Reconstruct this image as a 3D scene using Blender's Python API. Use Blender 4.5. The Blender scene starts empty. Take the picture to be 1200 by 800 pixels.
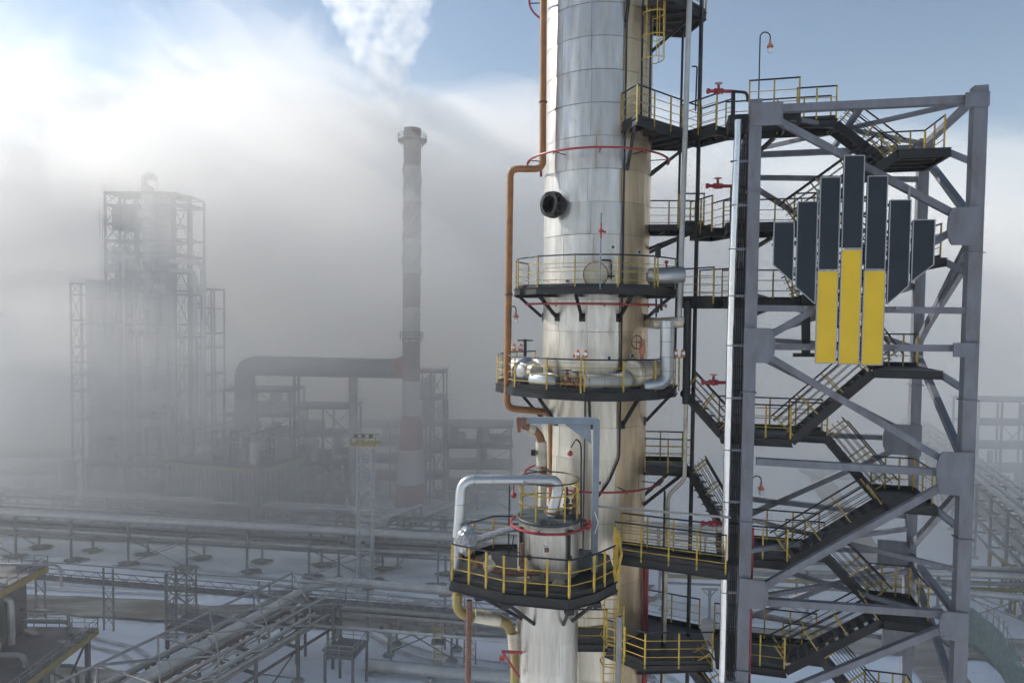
import bpy, math, random
from mathutils import Matrix, Vector, noise
random.seed(7)
S = bpy.context.scene
COL = S.collection
R = math.radians
# ------------------------------------------------------------------ camera
H = 45.0
F = 800.0
cam = bpy.data.cameras.new('camera'); co = bpy.data.objects.new('camera', cam); COL.objects.link(co)
cam.sensor_width = 36; cam.lens = 24; cam.clip_start = .1; cam.clip_end = 9000
CR = Matrix.Rotation(R(90 - 2.2), 4, 'X') @ Matrix.Rotation(R(.62), 4, 'Z')
co.matrix_world = Matrix.Translation((0, 0, H)) @ CR
S.camera = co
CR3 = CR.to_3x3()
# ------------------------------------------------------------------ sky, sun, exposure
SUN_EL, SUN_AZ = R(33), R(-64)
W = bpy.data.worlds.new('World'); S.world = W; W.use_nodes = True
wt = W.node_tree
sky = wt.nodes.new('ShaderNodeTexSky'); sky.sky_type = 'NISHITA'; sky.sun_disc = False
sky.sun_elevation = SUN_EL; sky.sun_rotation = SUN_AZ; sky.air_density = 1.1; sky.dust_density = 0; sky.ozone_density = .6
wt.links.new(sky.outputs[0], wt.nodes['Background'].inputs[0]); wt.nodes['Background'].inputs[1].default_value = .10
sl = bpy.data.lights.new('sun', 'SUN'); so = bpy.data.objects.new('sun', sl); COL.objects.link(so)
sl.energy = 5.0; sl.angle = R(.6); sl.color = (1, .95, .88)
SD = Vector((math.sin(SUN_AZ) * math.cos(SUN_EL), math.cos(SUN_AZ) * math.cos(SUN_EL), math.sin(SUN_EL)))
so.rotation_euler = SD.to_track_quat('Z', 'Y').to_euler()
vs = S.view_settings; vs.view_transform = 'Standard'; vs.look = 'None'; vs.exposure = 0.26; vs.gamma = 1; vs.use_curve_mapping = False
cy = S.cycles; cy.use_denoising = True; cy.max_bounces = 11; cy.diffuse_bounces = 3; cy.glossy_bounces = 3; cy.volume_bounces = 9; cy.use_adaptive_sampling = True; cy.adaptive_threshold = .07; cy.adaptive_min_samples = 16
cy.sample_clamp_indirect = 4.0

# ------------------------------------------------------------------ measuring helpers
def ray(px, py):
    return CR3 @ Vector(((px - 600) / F, -(py - 400) / F, -1))
def at(px, py, Y):
    d = ray(px, py); d *= Y / d.y
    return Vector((d.x, d.y, d.z + H))
def at_z(px, py, z):
    d = ray(px, py); d *= (z - H) / d.z
    return Vector((d.x, d.y, z))
def gnd(px, py): return at_z(px, py, 0)
Z = Vector((0, 0, 1))
V = Vector

# ------------------------------------------------------------------ materials
def mat(name, c, rough=.55, metal=0., var=.12, scale=6., bump=0., dirt=None, dirt_amt=.5, dirt_scale=1.5, stretch=(1, 1, 1), obj_tint=False, spec=.5, rnd=0.):
    m = bpy.data.materials.new(name); m.use_nodes = True
    t = m.node_tree; N = t.nodes; L = t.links; b = N['Principled BSDF']
    b.inputs['Roughness'].default_value = rough; b.inputs['Metallic'].default_value = metal
    b.inputs['Specular IOR Level'].default_value = spec
    geo = N.new('ShaderNodeNewGeometry')
    mp = N.new('ShaderNodeMapping'); mp.inputs['Scale'].default_value = stretch; L.new(geo.outputs['Position'], mp.inputs[0])
    nz = N.new('ShaderNodeTexNoise'); nz.inputs['Scale'].default_value = scale; nz.inputs['Detail'].default_value = 6; L.new(mp.outputs[0], nz.inputs['Vector'])
    mr = N.new('ShaderNodeMapRange'); mr.inputs['From Min'].default_value = .3; mr.inputs['From Max'].default_value = .7
    mr.inputs['To Min'].default_value = 1 - var; mr.inputs['To Max'].default_value = 1 + var; L.new(nz.outputs[0], mr.inputs[0])
    mul = N.new('ShaderNodeVectorMath'); mul.operation = 'SCALE'
    if obj_tint:
        oi = N.new('ShaderNodeObjectInfo'); mx0 = N.new('ShaderNodeVectorMath'); mx0.operation = 'MULTIPLY'
        mx0.inputs[0].default_value = c; L.new(oi.outputs['Color'], mx0.inputs[1]); L.new(mx0.outputs[0], mul.inputs[0])
    else:
        mul.inputs[0].default_value = c
    if rnd:
        oi2 = N.new('ShaderNodeObjectInfo'); m2 = N.new('ShaderNodeMapRange'); m2.inputs['To Min'].default_value = 1 - rnd; m2.inputs['To Max'].default_value = 1 + rnd
        L.new(oi2.outputs['Random'], m2.inputs[0]); mm = N.new('ShaderNodeMath'); mm.operation = 'MULTIPLY'; L.new(mr.outputs[0], mm.inputs[0]); L.new(m2.outputs[0], mm.inputs[1])
        L.new(mm.outputs[0], mul.inputs['Scale'])
    else:
        L.new(mr.outputs[0], mul.inputs['Scale'])
    out = mul.outputs[0]
    if dirt:
        n2 = N.new('ShaderNodeTexNoise'); n2.inputs['Scale'].default_value = dirt_scale; n2.inputs['Detail'].default_value = 8; n2.inputs['Roughness'].default_value = .65
        L.new(mp.outputs[0], n2.inputs['Vector'])
        rp = N.new('ShaderNodeMapRange'); rp.inputs['From Min'].default_value = .5; rp.inputs['From Max'].default_value = .72
        rp.inputs['To Max'].default_value = dirt_amt; L.new(n2.outputs[0], rp.inputs[0])
        mx = N.new('ShaderNodeMix'); mx.data_type = 'RGBA'; L.new(rp.outputs[0], mx.inputs['Factor']); L.new(out, mx.inputs[6]); mx.inputs[7].default_value = (*dirt, 1)
        out = mx.outputs[2]
        rr = N.new('ShaderNodeMapRange'); rr.inputs['To Min'].default_value = rough; rr.inputs['To Max'].default_value = min(1, rough + .3); L.new(rp.outputs[0], rr.inputs[0]); L.new(rr.outputs[0], b.inputs['Roughness'])
        if metal:
            mm2 = N.new('ShaderNodeMapRange'); mm2.inputs['To Min'].default_value = metal; mm2.inputs['To Max'].default_value = metal * .4; L.new(rp.outputs[0], mm2.inputs[0]); L.new(mm2.outputs[0], b.inputs['Metallic'])
    L.new(out, b.inputs['Base Color'])
    if bump:
        bp = N.new('ShaderNodeBump'); bp.inputs['Strength'].default_value = bump; bp.inputs['Distance'].default_value = .02; L.new(nz.outputs[0], bp.inputs['Height']); L.new(bp.outputs[0], b.inputs['Normal'])
    return m
M = {}
M['dark'] = mat('dark_painted_steel', (.010, .011, .013), .5, 0, .3, 5, dirt=(.045, .038, .03), dirt_amt=.5, spec=.35)
M['rail'] = mat('dark_rail_paint', (.010, .011, .015), .45, 0, .2, 8, spec=.35)
M['yellow'] = mat('yellow_paint', (.47, .31, .03), .5, 0, .18, 6, dirt=(.16, .11, .05), dirt_amt=.6, dirt_scale=4)
M['dyellow'] = mat('dull_yellow_paint', (.36, .25, .045), .55, 0, .2, 6, dirt=(.10, .08, .05), dirt_amt=.7, dirt_scale=4)
M['truss'] = mat('grey_blue_tower_paint', (.135, .141, .163), .5, 0, .16, 4, .06, dirt=(.095, .068, .052), dirt_amt=.6, dirt_scale=2.2, stretch=(1, 1, .3))
M['trussd'] = mat('grey_landing_bracket_paint', (.15, .16, .19), .5, 0, .12, 3)
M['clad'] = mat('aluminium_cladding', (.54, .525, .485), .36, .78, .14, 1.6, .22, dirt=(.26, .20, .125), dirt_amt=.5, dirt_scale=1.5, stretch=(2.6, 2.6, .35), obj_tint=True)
M['shell'] = mat('dull_band_metal', (.22, .22, .21), .5, .7, .15, 3)
M['insul'] = mat('insulation_jacket_metal', (.47, .49, .50), .36, .82, .12, 3, .15, dirt=(.36, .32, .26), dirt_amt=.5)
M['bright'] = mat('bright_steel_pipe', (.72, .72, .72), .22, .95, .06, 3)
M['beige'] = mat('beige_weathered_jacket', (.52, .47, .37), .5, .45, .18, 3, .2, dirt=(.20, .15, .09), dirt_amt=.7, dirt_scale=2.5)
M['greypipe'] = mat('light_grey_pipe', (.38, .39, .38), .5, .2, .12, 2, dirt=(.2, .18, .15))
M['brown'] = mat('rust_brown_pipe', (.24, .10, .028), .6, 0, .2, 4, dirt=(.10, .05, .03), dirt_amt=.6)
M['rust'] = mat('rusty_steel', (.15, .07, .045), .75, 0, .35, 8, dirt=(.25, .16, .10), dirt_amt=.6)
M['red'] = mat('red_paint', (.25, .02, .024), .45, 0, .15, 6, dirt=(.22, .03, .03))
M['orange'] = mat('faded_orange_paint', (.42, .15, .09), .55, 0, .15, 6)
M['blue'] = mat('blue_grey_paint', (.165, .20, .235), .5, 0, .14, 4, dirt=(.26, .22, .18), dirt_amt=.5)
M['black'] = mat('black_cover', (.012, .013, .014), .6, 0, .2, 6)
M['lid'] = mat('dark_vessel_lid', (.035, .05, .055), .55, 0, .25, 4, dirt=(.10, .10, .10))
M['signd'] = mat('sign_black_sheet', (.010, .016, .024), .5, 0, .2, 1.5, spec=.3)
M['signy'] = mat('sign_yellow_sheet', (.62, .40, .005), .45, 0, .05, 1.5)
M['signe'] = mat('sign_grey_edge', (.32, .32, .33), .5, .3, .1, 3)
M['white'] = mat('white_plate', (.7, .7, .68), .5, 0, .05, 4)
M['foil'] = mat('crumpled_foil', (.40, .40, .41), .42, .8, .45, 14, 1.0)
M['glass'] = mat('lamp_glass', (.55, .57, .58), .15, 0, .05, 4)
M['bwall'] = mat('grey_wall_sheet', (.30, .305, .30), .6, 0, .15, .8, dirt=(.2, .19, .17), dirt_scale=.3)
M['bsteel'] = mat('weathered_grey_steel', (.10, .098, .094), .6, 0, .25, 1.2, dirt=(.09, .08, .07))
M['bsteel2'] = mat('galvanised_grey_steel', (.24, .235, .225), .55, .2, .2, 1.2)
M['bpipe'] = mat('background_pipe_jacket', (.44, .43, .405), .42, .45, .15, .6, dirt=(.3, .27, .22))
M['byellow'] = mat('yellow_fascia', (.30, .225, .07), .6, 0, .2, .8, dirt=(.22, .16, .07))
M['bdark'] = mat('dark_process_steel', (.07, .07, .075), .65, 0, .3, .6)
M['conc'] = mat('concrete', (.28, .27, .26), .85, 0, .2, 1.0)
M['chred'] = mat('chimney_red_band', (.24, .085, .08), .75, 0, .15, .5, dirt=(.25, .12, .10), stretch=(1, 1, .2))
M['chwht'] = mat('chimney_white_band', (.44, .43, .42), .75, 0, .12, .5, dirt=(.36, .32, .30), stretch=(1, 1, .2))
M['chup1'] = mat('fog_toned_chimney_red_band', (.22, .17, .15), .8, 0, .15, .5, dirt=(.2, .17, .15), stretch=(1, 1, .2))  # upper red bands: colour muted to imitate the fog veil over them
M['chup2'] = mat('fog_toned_chimney_white_band', (.36, .33, .30), .8, 0, .12, .5, dirt=(.32, .29, .27), stretch=(1, 1, .2))  # upper white bands and strakes: fog veil put into the colour as well
M['track'] = mat('packed_snow_track', (.50, .49, .47), .85, 0, .25, .8, .4, dirt=(.33, .30, .26), dirt_amt=.7, dirt_scale=.5)
M['patch'] = mat('bare_thawed_soil', (.14, .125, .105), .9, 0, .3, 1.2, .3, dirt=(.4, .4, .4), dirt_amt=.5, dirt_scale=1.)
M['green'] = mat('green_net', (.15, .20, .18), .8, 0, .3, 2)
M['hole'] = mat('hole_shade_black', (.008, .008, .008), .9, 0, .2, 6)  # flat black painted in for the shade inside nozzle and port openings

# ------------------------------------------------------------------ geometry: every shape is (verts, faces); add() joins them for ONE part
def add(*gs):
    vs_, fs = [], []
    for g in gs:
        b = len(vs_); vs_ += g[0]; fs += [tuple(i + b for i in f) for f in g[1]]
    return vs_, fs
def frame(d, up=Z):
    d = d.normalized()
    if abs(d.dot(up)) > .98: up = V((0, 1, 0)) if abs(d.y) < .9 else V((1, 0, 0))
    s = d.cross(up).normalized(); u = s.cross(d).normalized()
    return s, u
def profile(p, q, pts, up=Z):
    p, q = V(p), V(q); s, u = frame(q - p, up); n = len(pts)
    vs_ = [p + s * a + u * b for a, b in pts] + [q + s * a + u * b for a, b in pts]
    fs = [(i, (i + 1) % n, n + (i + 1) % n, n + i) for i in range(n)] + [tuple(range(n))[::-1], tuple(range(n, 2 * n))]
    return vs_, fs
def bar(p, q, w, h=None, up=Z):
    h = h or w
    return profile(p, q, [(-w / 2, -h / 2), (w / 2, -h / 2), (w / 2, h / 2), (-w / 2, h / 2)], up)
def ibeam(p, q, w, h, up=Z, t=None):
    t = t or max(.012, w * .1); a, b = w / 2, h / 2
    return profile(p, q, [(-a, -b), (a, -b), (a, -b + t), (t / 2, -b + t), (t / 2, b - t), (a, b - t), (a, b), (-a, b), (-a, b - t), (-t / 2, b - t), (-t / 2, -b + t), (-a, -b + t)], up)
def angle(p, q, w, up=Z, t=None):
    t = t or w * .12; a = w / 2
    return profile(p, q, [(-a, -a), (a, -a), (a, -a + t), (-a + t, -a + t), (-a + t, a), (-a, a)], up)
def box(c, s, yaw=0):
    c = V(c); x, y, z = s[0] / 2, s[1] / 2, s[2] / 2; ca, sa = math.cos(yaw), math.sin(yaw)
    vs_ = []
    for k in (-z, z):
        for i, j in ((-x, -y), (x, -y), (x, y), (-x, y)):
            vs_.append(c + V((i * ca - j * sa, i * sa + j * ca, k)))
    return vs_, [(3, 2, 1, 0), (4, 5, 6, 7), (0, 1, 5, 4), (1, 2, 6, 5), (2, 3, 7, 6), (3, 0, 4, 7)]
def prism(poly, z0, z1):
    n = len(poly)
    vs_ = [V((p[0], p[1], z0)) for p in poly] + [V((p[0], p[1], z1)) for p in poly]
    return vs_, [tuple(range(n))[::-1], tuple(range(n, 2 * n))] + [(i, (i + 1) % n, n + (i + 1) % n, n + i) for i in range(n)]
def fillet(pts, rad, seg=5):
    pts = [V(p) for p in pts]; out = [pts[0]]
    for i in range(1, len(pts) - 1):
        a, b, c = pts[i - 1], pts[i], pts[i + 1]
        d1, d2 = (a - b), (c - b); l = min(rad, d1.length * .49, d2.length * .49)
        d1.normalize(); d2.normalize()
        if d1.dot(d2) < -.999: continue
        s, e = b + d1 * l, b + d2 * l
        for k in range(seg + 1):
            t = k / seg; out.append(s * (1 - t) ** 2 + b * 2 * t * (1 - t) + e * t * t)
    out.append(pts[-1]); return out
def tube(pts, r, n=8, rad=0, closed=False, caps=True, seg=5):
    pts = [V(p) for p in pts]
    if rad: pts = fillet(pts, rad, seg)
    m = len(pts); vs_, fs = [], []
    rs = r if isinstance(r, (list, tuple)) else [r] * m
    u = None
    for i in range(m):
        if closed: d = pts[(i + 1) % m] - pts[i - 1]
        else: d = pts[min(i + 1, m - 1)] - pts[max(i - 1, 0)]
        d.normalize()
        if u is None: s, u = frame(d)
        else:
            u = (u - d * u.dot(d)).normalized(); s = d.cross(u)
        for k in range(n):
            a = 2 * math.pi * k / n; vs_.append(pts[i] + (s * math.cos(a) + u * math.sin(a)) * rs[i])
    for i in range(m if closed else m - 1):
        j = (i + 1) % m
        for k in range(n): fs.append((i * n + k, i * n + (k + 1) % n, j * n + (k + 1) % n, j * n + k))
    if caps and not closed: fs += [tuple(range(n))[::-1], tuple(range((m - 1) * n, m * n))]
    return vs_, fs
def cyl(p, q, r, n=16, r2=None): return tube([p, q], [r, r if r2 is None else r2], n)
def lathe(c, prof, n=24, a0=0, a1=2 * math.pi):
    c = V(c); vs_, fs = [], []; full = abs(a1 - a0) > 6.28; m = n if full else n + 1; k = len(prof)
    for i in range(m):
        a = a0 + (a1 - a0) * i / n
        for r_, z in prof: vs_.append(c + V((r_ * math.cos(a), r_ * math.sin(a), z)))
    for i in range(n):
        j = (i + 1) % m
        for q in range(k - 1): fs.append((i * k + q, j * k + q, j * k + q + 1, i * k + q + 1))
    return vs_, fs
def arc(c, r, a0, a1, n=24):
    return [V((c[0] + r * math.cos(a0 + (a1 - a0) * i / n), c[1] + r * math.sin(a0 + (a1 - a0) * i / n), c[2])) for i in range(n + 1)]
def torus(c, R_, r, axis=Z, n=20, k=6):
    s, u = frame(V(axis)); c = V(c)
    return tube([c + (s * math.cos(2 * math.pi * i / n) + u * math.sin(2 * math.pi * i / n)) * R_ for i in range(n)], r, k, closed=True)
def ball(c, r, n=10, m=6, sz=1):
    return lathe(c, [(r * math.sin(math.pi * i / m), -r * sz * math.cos(math.pi * i / m)) for i in range(m + 1)], n)

def mesh(name, g, material, off=V((0, 0, 0)), smooth=False):
    me = bpy.data.meshes.new(name); me.from_pydata([tuple(v - off) for v in g[0]], [], g[1]); me.materials.append(material)
    if smooth: me.shade_smooth(); me.set_sharp_from_angle(angle=R(38))
    me.update(); return me
def link(name, me, parent=None, loc=(0, 0, 0), rot=0):
    o = bpy.data.objects.new(name, me); COL.objects.link(o); o.location = loc
    if rot: o.rotation_euler = (0, 0, rot)
    if parent: o.parent = parent
    return o
ORG = {}
def base_of(o):
    while o.parent: o = o.parent
    return ORG[o.name]
def thing(name, label, cat, loc=(0, 0, 0), group=None):
    o = bpy.data.objects.new(name, None); COL.objects.link(o); o.location = loc; o.empty_display_size = .3
    o['label'] = label; o['category'] = cat
    if group: o['group'] = group
    ORG[o.name] = V(loc); return o
def part(parent, name, g, m, smooth=False):
    return link(name, mesh(name, g, M[m] if isinstance(m, str) else m, base_of(parent), smooth), parent)
def single(name, g, m, label, cat, group=None, smooth=False):
    lo = V((sum(v.x for v in g[0]) / len(g[0]), sum(v.y for v in g[0]) / len(g[0]), min(v.z for v in g[0])))
    o = link(name, mesh(name, g, M[m], lo, smooth), None, lo); o['label'] = label; o['category'] = cat
    if group: o['group'] = group
    ORG[o.name] = lo; return o
CACHE = {}
def inst(parent, name, key, build, m, p, rot=0):
    """a part that shares its mesh with its look-alikes; build() makes it round the origin, p is in world space"""
    k = (key, m)
    if k not in CACHE:
        g, sm = build(); CACHE[k] = mesh(name, g, M[m], V((0, 0, 0)), sm)
    o = link(name, CACHE[k], parent, V(p) - base_of(parent), rot); return o
def structure(name, g, m, smooth=False):
    o = link(name, mesh(name, g, M[m] if isinstance(m, str) else m, smooth=smooth)); o['kind'] = 'structure'; ORG[o.name] = V((0, 0, 0)); return o

# ---- railing: posts, top rail, mid rails and toe board, each a part of its own
def railing(t, pts, h=1.1, post='yellow', rail='rail', mid='dyellow', mids=3, step=1.15, toe=True, pw=.05, slope=False, rr=.028, both=False):
    pts = [V(p) for p in pts]
    for i in range(len(pts) - 1):
        a, b = pts[i], pts[i + 1]; L = (b - a).length
        if L < .05: continue
        n = max(1, round(L / step)); yaw = math.atan2(b.y - a.y, b.x - a.x)
        for k in range(n + 1):
            if k == n and i < len(pts) - 2: continue
            p = a.lerp(b, k / n)
            inst(t, 'post', ('post', pw, h), lambda: (add(bar((0, 0, -.12), (0, 0, h), pw, pw * .8)), False), post, p, yaw)
        e = (b - a).normalized() * .02
        part(t, 'handrail', tube([a + Z * h - e, b + Z * h + e], rr, 6), rail)
        for k in range(mids):
            zz = h * (k + 1) / (mids + 1)
            part(t, 'mid_rail', tube([a + Z * zz, b + Z * zz], .014, 5), mid)
        if toe: part(t, 'toe_board', bar(a + Z * .075, b + Z * .075, .008, .14), 'dark')
def deck(t, poly, z, thick=.05, edge=.22, m='dark', joists=.9, hole=None):
    """grating plate, edge channels, joists underneath"""
    P = [V((p[0], p[1], z)) for p in poly]; n = len(P)
    c = sum(P, V((0, 0, 0))) / n
    part(t, 'deck_plate', prism([c.lerp(p, .985) for p in P], z - thick, z), m)
    for i in range(n):
        a, b = P[i], P[(i + 1) % n]
        if (b - a).length > .15: part(t, 'edge_beam', ibeam(a - Z * edge / 2 + Z * .012, b - Z * edge / 2 + Z * .012, .09, edge), m)
    # joists along the longest edge's normal
    i = max(range(n), key=lambda k: (P[(k + 1) % n] - P[k]).length); e = (P[(i + 1) % n] - P[i]).normalized(); nn = V((-e.y, e.x, 0))
    lo, hi = min((p - c).dot(e) for p in P), max((p - c).dot(e) for p in P)
    k = lo + joists
    while k < hi - .3:
        o_, hits = c + e * k, []
        for j in range(n):
            a, b = P[j], P[(j + 1) % n]; d1, d2 = (a - o_).dot(e), (b - o_).dot(e)
            if d1 * d2 < 0: hits.append((a.lerp(b, d1 / (d1 - d2)) - o_).dot(nn))
        if len(hits) == 2: part(t, 'joist', ibeam(o_ + nn * (min(hits) + .06) - Z * (thick + .075), o_ + nn * (max(hits) - .06) - Z * (thick + .075), .07, .13), m)
        k += joists
def stair(name, label, top, bot, width, side, m='dark', group='stair flights of the grey tower', post='dyellow', rail='rail', mid='rail', mids=3, h=1.0, rails=(1, -1)):
    """flight between two points (centre line); side = unit vector across"""
    top, bot = V(top), V(bot); t = thing(name, label, 'stairs', bot, group); s = V(side).normalized() * width / 2
    for k in (-1, 1): part(t, 'stringer', bar(top + s * k - Z * .1, bot + s * k - Z * .1, .06, .27), m)
    n = max(3, round((top.z - bot.z) / .21)); yaw = math.atan2((bot - top).y, (bot - top).x)
    for i in range(1, n):
        inst(t, 'tread', ('tread', round(width, 2)), lambda: (box((0, 0, 0), (.24, width - .07, .035)), False), m, top.lerp(bot, i / n), yaw)
    for k in rails:
        a, b = top + s * k, bot + s * k
        np_ = max(2, round((b - a).length / 1.1))
        dd = (b - a).normalized(); n_ = (Z - dd * Z.dot(dd)).normalized(); hn = h * .82
        for i in range(np_ + 1):
            q = a.lerp(b, (i + .12) / (np_ + .24)); part(t, 'post', bar(q - n_ * .1, q + n_ * hn, .045, .04, dd), post)
        part(t, 'handrail', tube([a + n_ * hn, b + n_ * hn], .028, 6), rail)
        for q in range(mids): part(t, 'mid_rail', tube([a + n_ * hn * (q + 1) / (mids + 1), b + n_ * hn * (q + 1) / (mids + 1)], .014, 5), mid)
    return t
def annulus(c, d, r0, r1, th, n=24):
    c = V(c); d = V(d).normalized(); s, u = frame(d); vs_, fs = [], []
    for k in range(n):
        a = 2 * math.pi * k / n; e = s * math.cos(a) + u * math.sin(a)
        vs_ += [c + e * r0 - d * th / 2, c + e * r1 - d * th / 2, c + e * r1 + d * th / 2, c + e * r0 + d * th / 2]
    for k in range(n):
        j = (k + 1) % n
        for q in range(4): fs.append((k * 4 + q, j * 4 + q, j * 4 + (q + 1) % 4, k * 4 + (q + 1) % 4))
    return vs_, fs
def flange(p, d, r, th=.05): d = V(d).normalized(); return cyl(V(p) - d * th / 2, V(p) + d * th / 2, r, 16)
def handwheel(t, c, axis, r, m='red'):
    s, u = frame(V(axis))
    part(t, 'handwheel', add(torus(c, r, r * .1, axis, 18, 5), bar(V(c) - s * r, V(c) + s * r, r * .12), bar(V(c) - u * r, V(c) + u * r, r * .12), cyl(V(c), V(c) - V(axis).normalized() * r * 1.4, r * .13, 6)), m)
#GROUND
# ================================================================== ground
def snow_mat():
    m = bpy.data.materials.new('trodden_snow'); m.use_nodes = True; t = m.node_tree; N = t.nodes; L = t.links; b = N['Principled BSDF']
    b.inputs['Roughness'].default_value = .8; b.inputs['Specular IOR Level'].default_value = .25
    g = N.new('ShaderNodeNewGeometry')
    def nz(s, d=8, r=.6, st=(1, 1, 1)):
        mp = N.new('ShaderNodeMapping'); mp.inputs['Scale'].default_value = st; L.new(g.outputs['Position'], mp.inputs[0])
        n = N.new('ShaderNodeTexNoise'); n.inputs['Scale'].default_value = s; n.inputs['Detail'].default_value = d; n.inputs['Roughness'].default_value = r; L.new(mp.outputs[0], n.inputs['Vector']); return n
    def rng(n, a, b_, lo, hi):
        r_ = N.new('ShaderNodeMapRange'); r_.inputs[1].default_value = a; r_.inputs[2].default_value = b_; r_.inputs[3].default_value = lo; r_.inputs[4].default_value = hi; L.new(n.outputs[0], r_.inputs[0]); return r_
    def mix(f, a, b_):
        x = N.new('ShaderNodeMix'); x.data_type = 'RGBA'; L.new(f.outputs[0], x.inputs['Factor'])
        for i, c in ((6, a), (7, b_)):
            if isinstance(c, tuple): x.inputs[i].default_value = (*c, 1)
            else: L.new(c, x.inputs[i])
        return x.outputs[2]
    a = mix(rng(nz(.08), .35, .65, 0, 1), (.76, .78, .81), (.86, .87, .88))
    a = mix(rng(nz(.035, 8, .65, (.6, 1.6, 1)), .54, .66, 0, .55), a, (.33, .31, .28))
    a = mix(rng(nz(.9, 6, .7), .62, .75, 0, .35), a, (.25, .23, .20))
    L.new(a, b.inputs['Base Color'])
    bp = N.new('ShaderNodeBump'); bp.inputs['Strength'].default_value = .5; bp.inputs['Distance'].default_value = .25; L.new(nz(.6, 10, .65).outputs[0], bp.inputs['Height']); L.new(bp.outputs[0], b.inputs['Normal'])
    return m
def axis_steps(lo, hi, step, far):
    a = []; k = lo
    while k <= hi: a.append(k); k += step
    s = step; x = hi
    up = []
    while x < far: s *= 1.5; x += s; up.append(x)
    s = step; x = lo; dn = []
    while x > -far: s *= 1.5; x -= s; dn.append(x)
    return dn[::-1] + a + up
gx, gy = axis_steps(-120, 130, 2.5, 2200), axis_steps(10, 190, 2.5, 2200)
gv = [V((x, y, .22 * noise.noise(V((x * .07, y * .07, 3))) + .10 * noise.noise(V((x * .31, y * .31, 7))) - .12)) for y in gy for x in gx]
nxg = len(gx)
gf = [(j * nxg + i, j * nxg + i + 1, (j + 1) * nxg + i + 1, (j + 1) * nxg + i) for j in range(len(gy) - 1) for i in range(nxg - 1)]
structure('ground', (gv, gf), snow_mat(), True)
M['road'] = mat('slushy_brown_road', (.25, .215, .17), .75, 0, .3, .25, .3, dirt=(.48, .47, .46), dirt_amt=.8, dirt_scale=.25, stretch=(.35, 1.4, 1))
def strip(name, pts, w, z=.2, m='road', seg=3.):
    """road sheet following a centre line"""
    vs_, fs = [], []; line = fillet(pts, 18, 8) if len(pts) > 2 else [V(p) for p in pts]; out = []
    for i in range(len(line) - 1):
        n = max(1, int((line[i + 1] - line[i]).length / seg))
        out += [line[i].lerp(line[i + 1], k / n) for k in range(n)]
    out.append(line[-1])
    for i, p in enumerate(out):
        d = (out[min(i + 1, len(out) - 1)] - out[max(i - 1, 0)]).normalized(); s = V((-d.y, d.x, 0)) * w / 2
        for k in (-1, 1):
            q = p + s * k * (1 + .16 * noise.noise(p * .2 + V((k * 9, 0, 0)))); q.z = z; vs_.append(q)
    fs = [(2 * i, 2 * i + 1, 2 * i + 3, 2 * i + 2) for i in range(len(out) - 1)]
    return structure(name, (vs_, fs), m)
strip('road', [(-140, 108, 0), (-60, 100.5, 0), (-20, 97, 0), (60, 91, 0), (140, 86, 0)], 6.5)
strip('road', [(-130, 141, 0), (-60, 134, 0), (-15, 129, 0), (60, 122, 0)], 8, .21)
strip('road', [(-75, 82, 0), (-52, 82, 0), (-40, 79, 0), (-10, 76, 0)], 5, .205)
strip('road', [(48, 60, 0), (56, 90, 0), (66, 120, 0), (90, 200, 0)], 6, .215)
for k, (pts, w_) in enumerate((([(-100, 113, 0), (-60, 108, 0), (-30, 107, 0), (0, 101, 0)], 2.0), ([(-62, 93, 0), (-48, 88, 0), (-44, 80, 0)], 1.9), ([(-20, 96, 0), (-12, 88, 0), (6, 84, 0)], 1.9), ([(8, 92, 0), (20, 84, 0), (26, 66, 0)], 2.0), ([(30, 90, 0), (44, 98, 0), (60, 100, 0)], 2.0), ([(-70, 120, 0), (-40, 113, 0), (-10, 104, 0)], 2.0))):
    line = [V(p) for p in pts]
    for sd_ in (-1, 1):
        d_ = (line[-1] - line[0]).normalized(); o_ = V((-d_.y, d_.x, 0)) * w_ / 2 * sd_
        strip('tyre_track', [p + o_ for p in line], .55, .19 + .002 * k, 'track', 1.5)
# ploughed snow ridges along the road
for i, (x, y, rx, ry, hz_) in enumerate(((-46, 104.5, 9, 2.2, .9), (-24, 102, 7, 1.8, .7), (-66, 97, 6, 2.0, .8), (-30, 92, 8, 2.0, .6), (22, 97, 7, 2, .8), (34, 80, 8, 2.6, 1.1), (48, 74, 7, 2.6, 1.2), (20, 72, 6, 2.2, .9))):
    vs_, fs = [], []; n, k = 28, 6
    for a_ in range(n):
        for r_ in range(k):
            f_ = 1 - r_ / (k - .999); aa = 2 * math.pi * a_ / n
            p = V((x + rx * f_ * math.cos(aa) * (1 + .2 * noise.noise(V((math.cos(aa) * 2 + i, math.sin(aa) * 2, 0)))), y + ry * f_ * math.sin(aa), 0))
            p.z = -.1 + hz_ * (1 - f_ * f_) * (.7 + .9 * noise.noise(p * .8) + .4 * noise.noise(p * 2.1)) + (.05 if f_ < 1 else -.15)
            vs_.append(p)
    for a_ in range(n):
        b_ = (a_ + 1) % n
        for r_ in range(k - 1): fs.append((a_ * k + r_, b_ * k + r_, b_ * k + r_ + 1, a_ * k + r_ + 1))
    structure('snow_ridge', (vs_, fs), bpy.data.materials['trodden_snow'], True)
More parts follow.
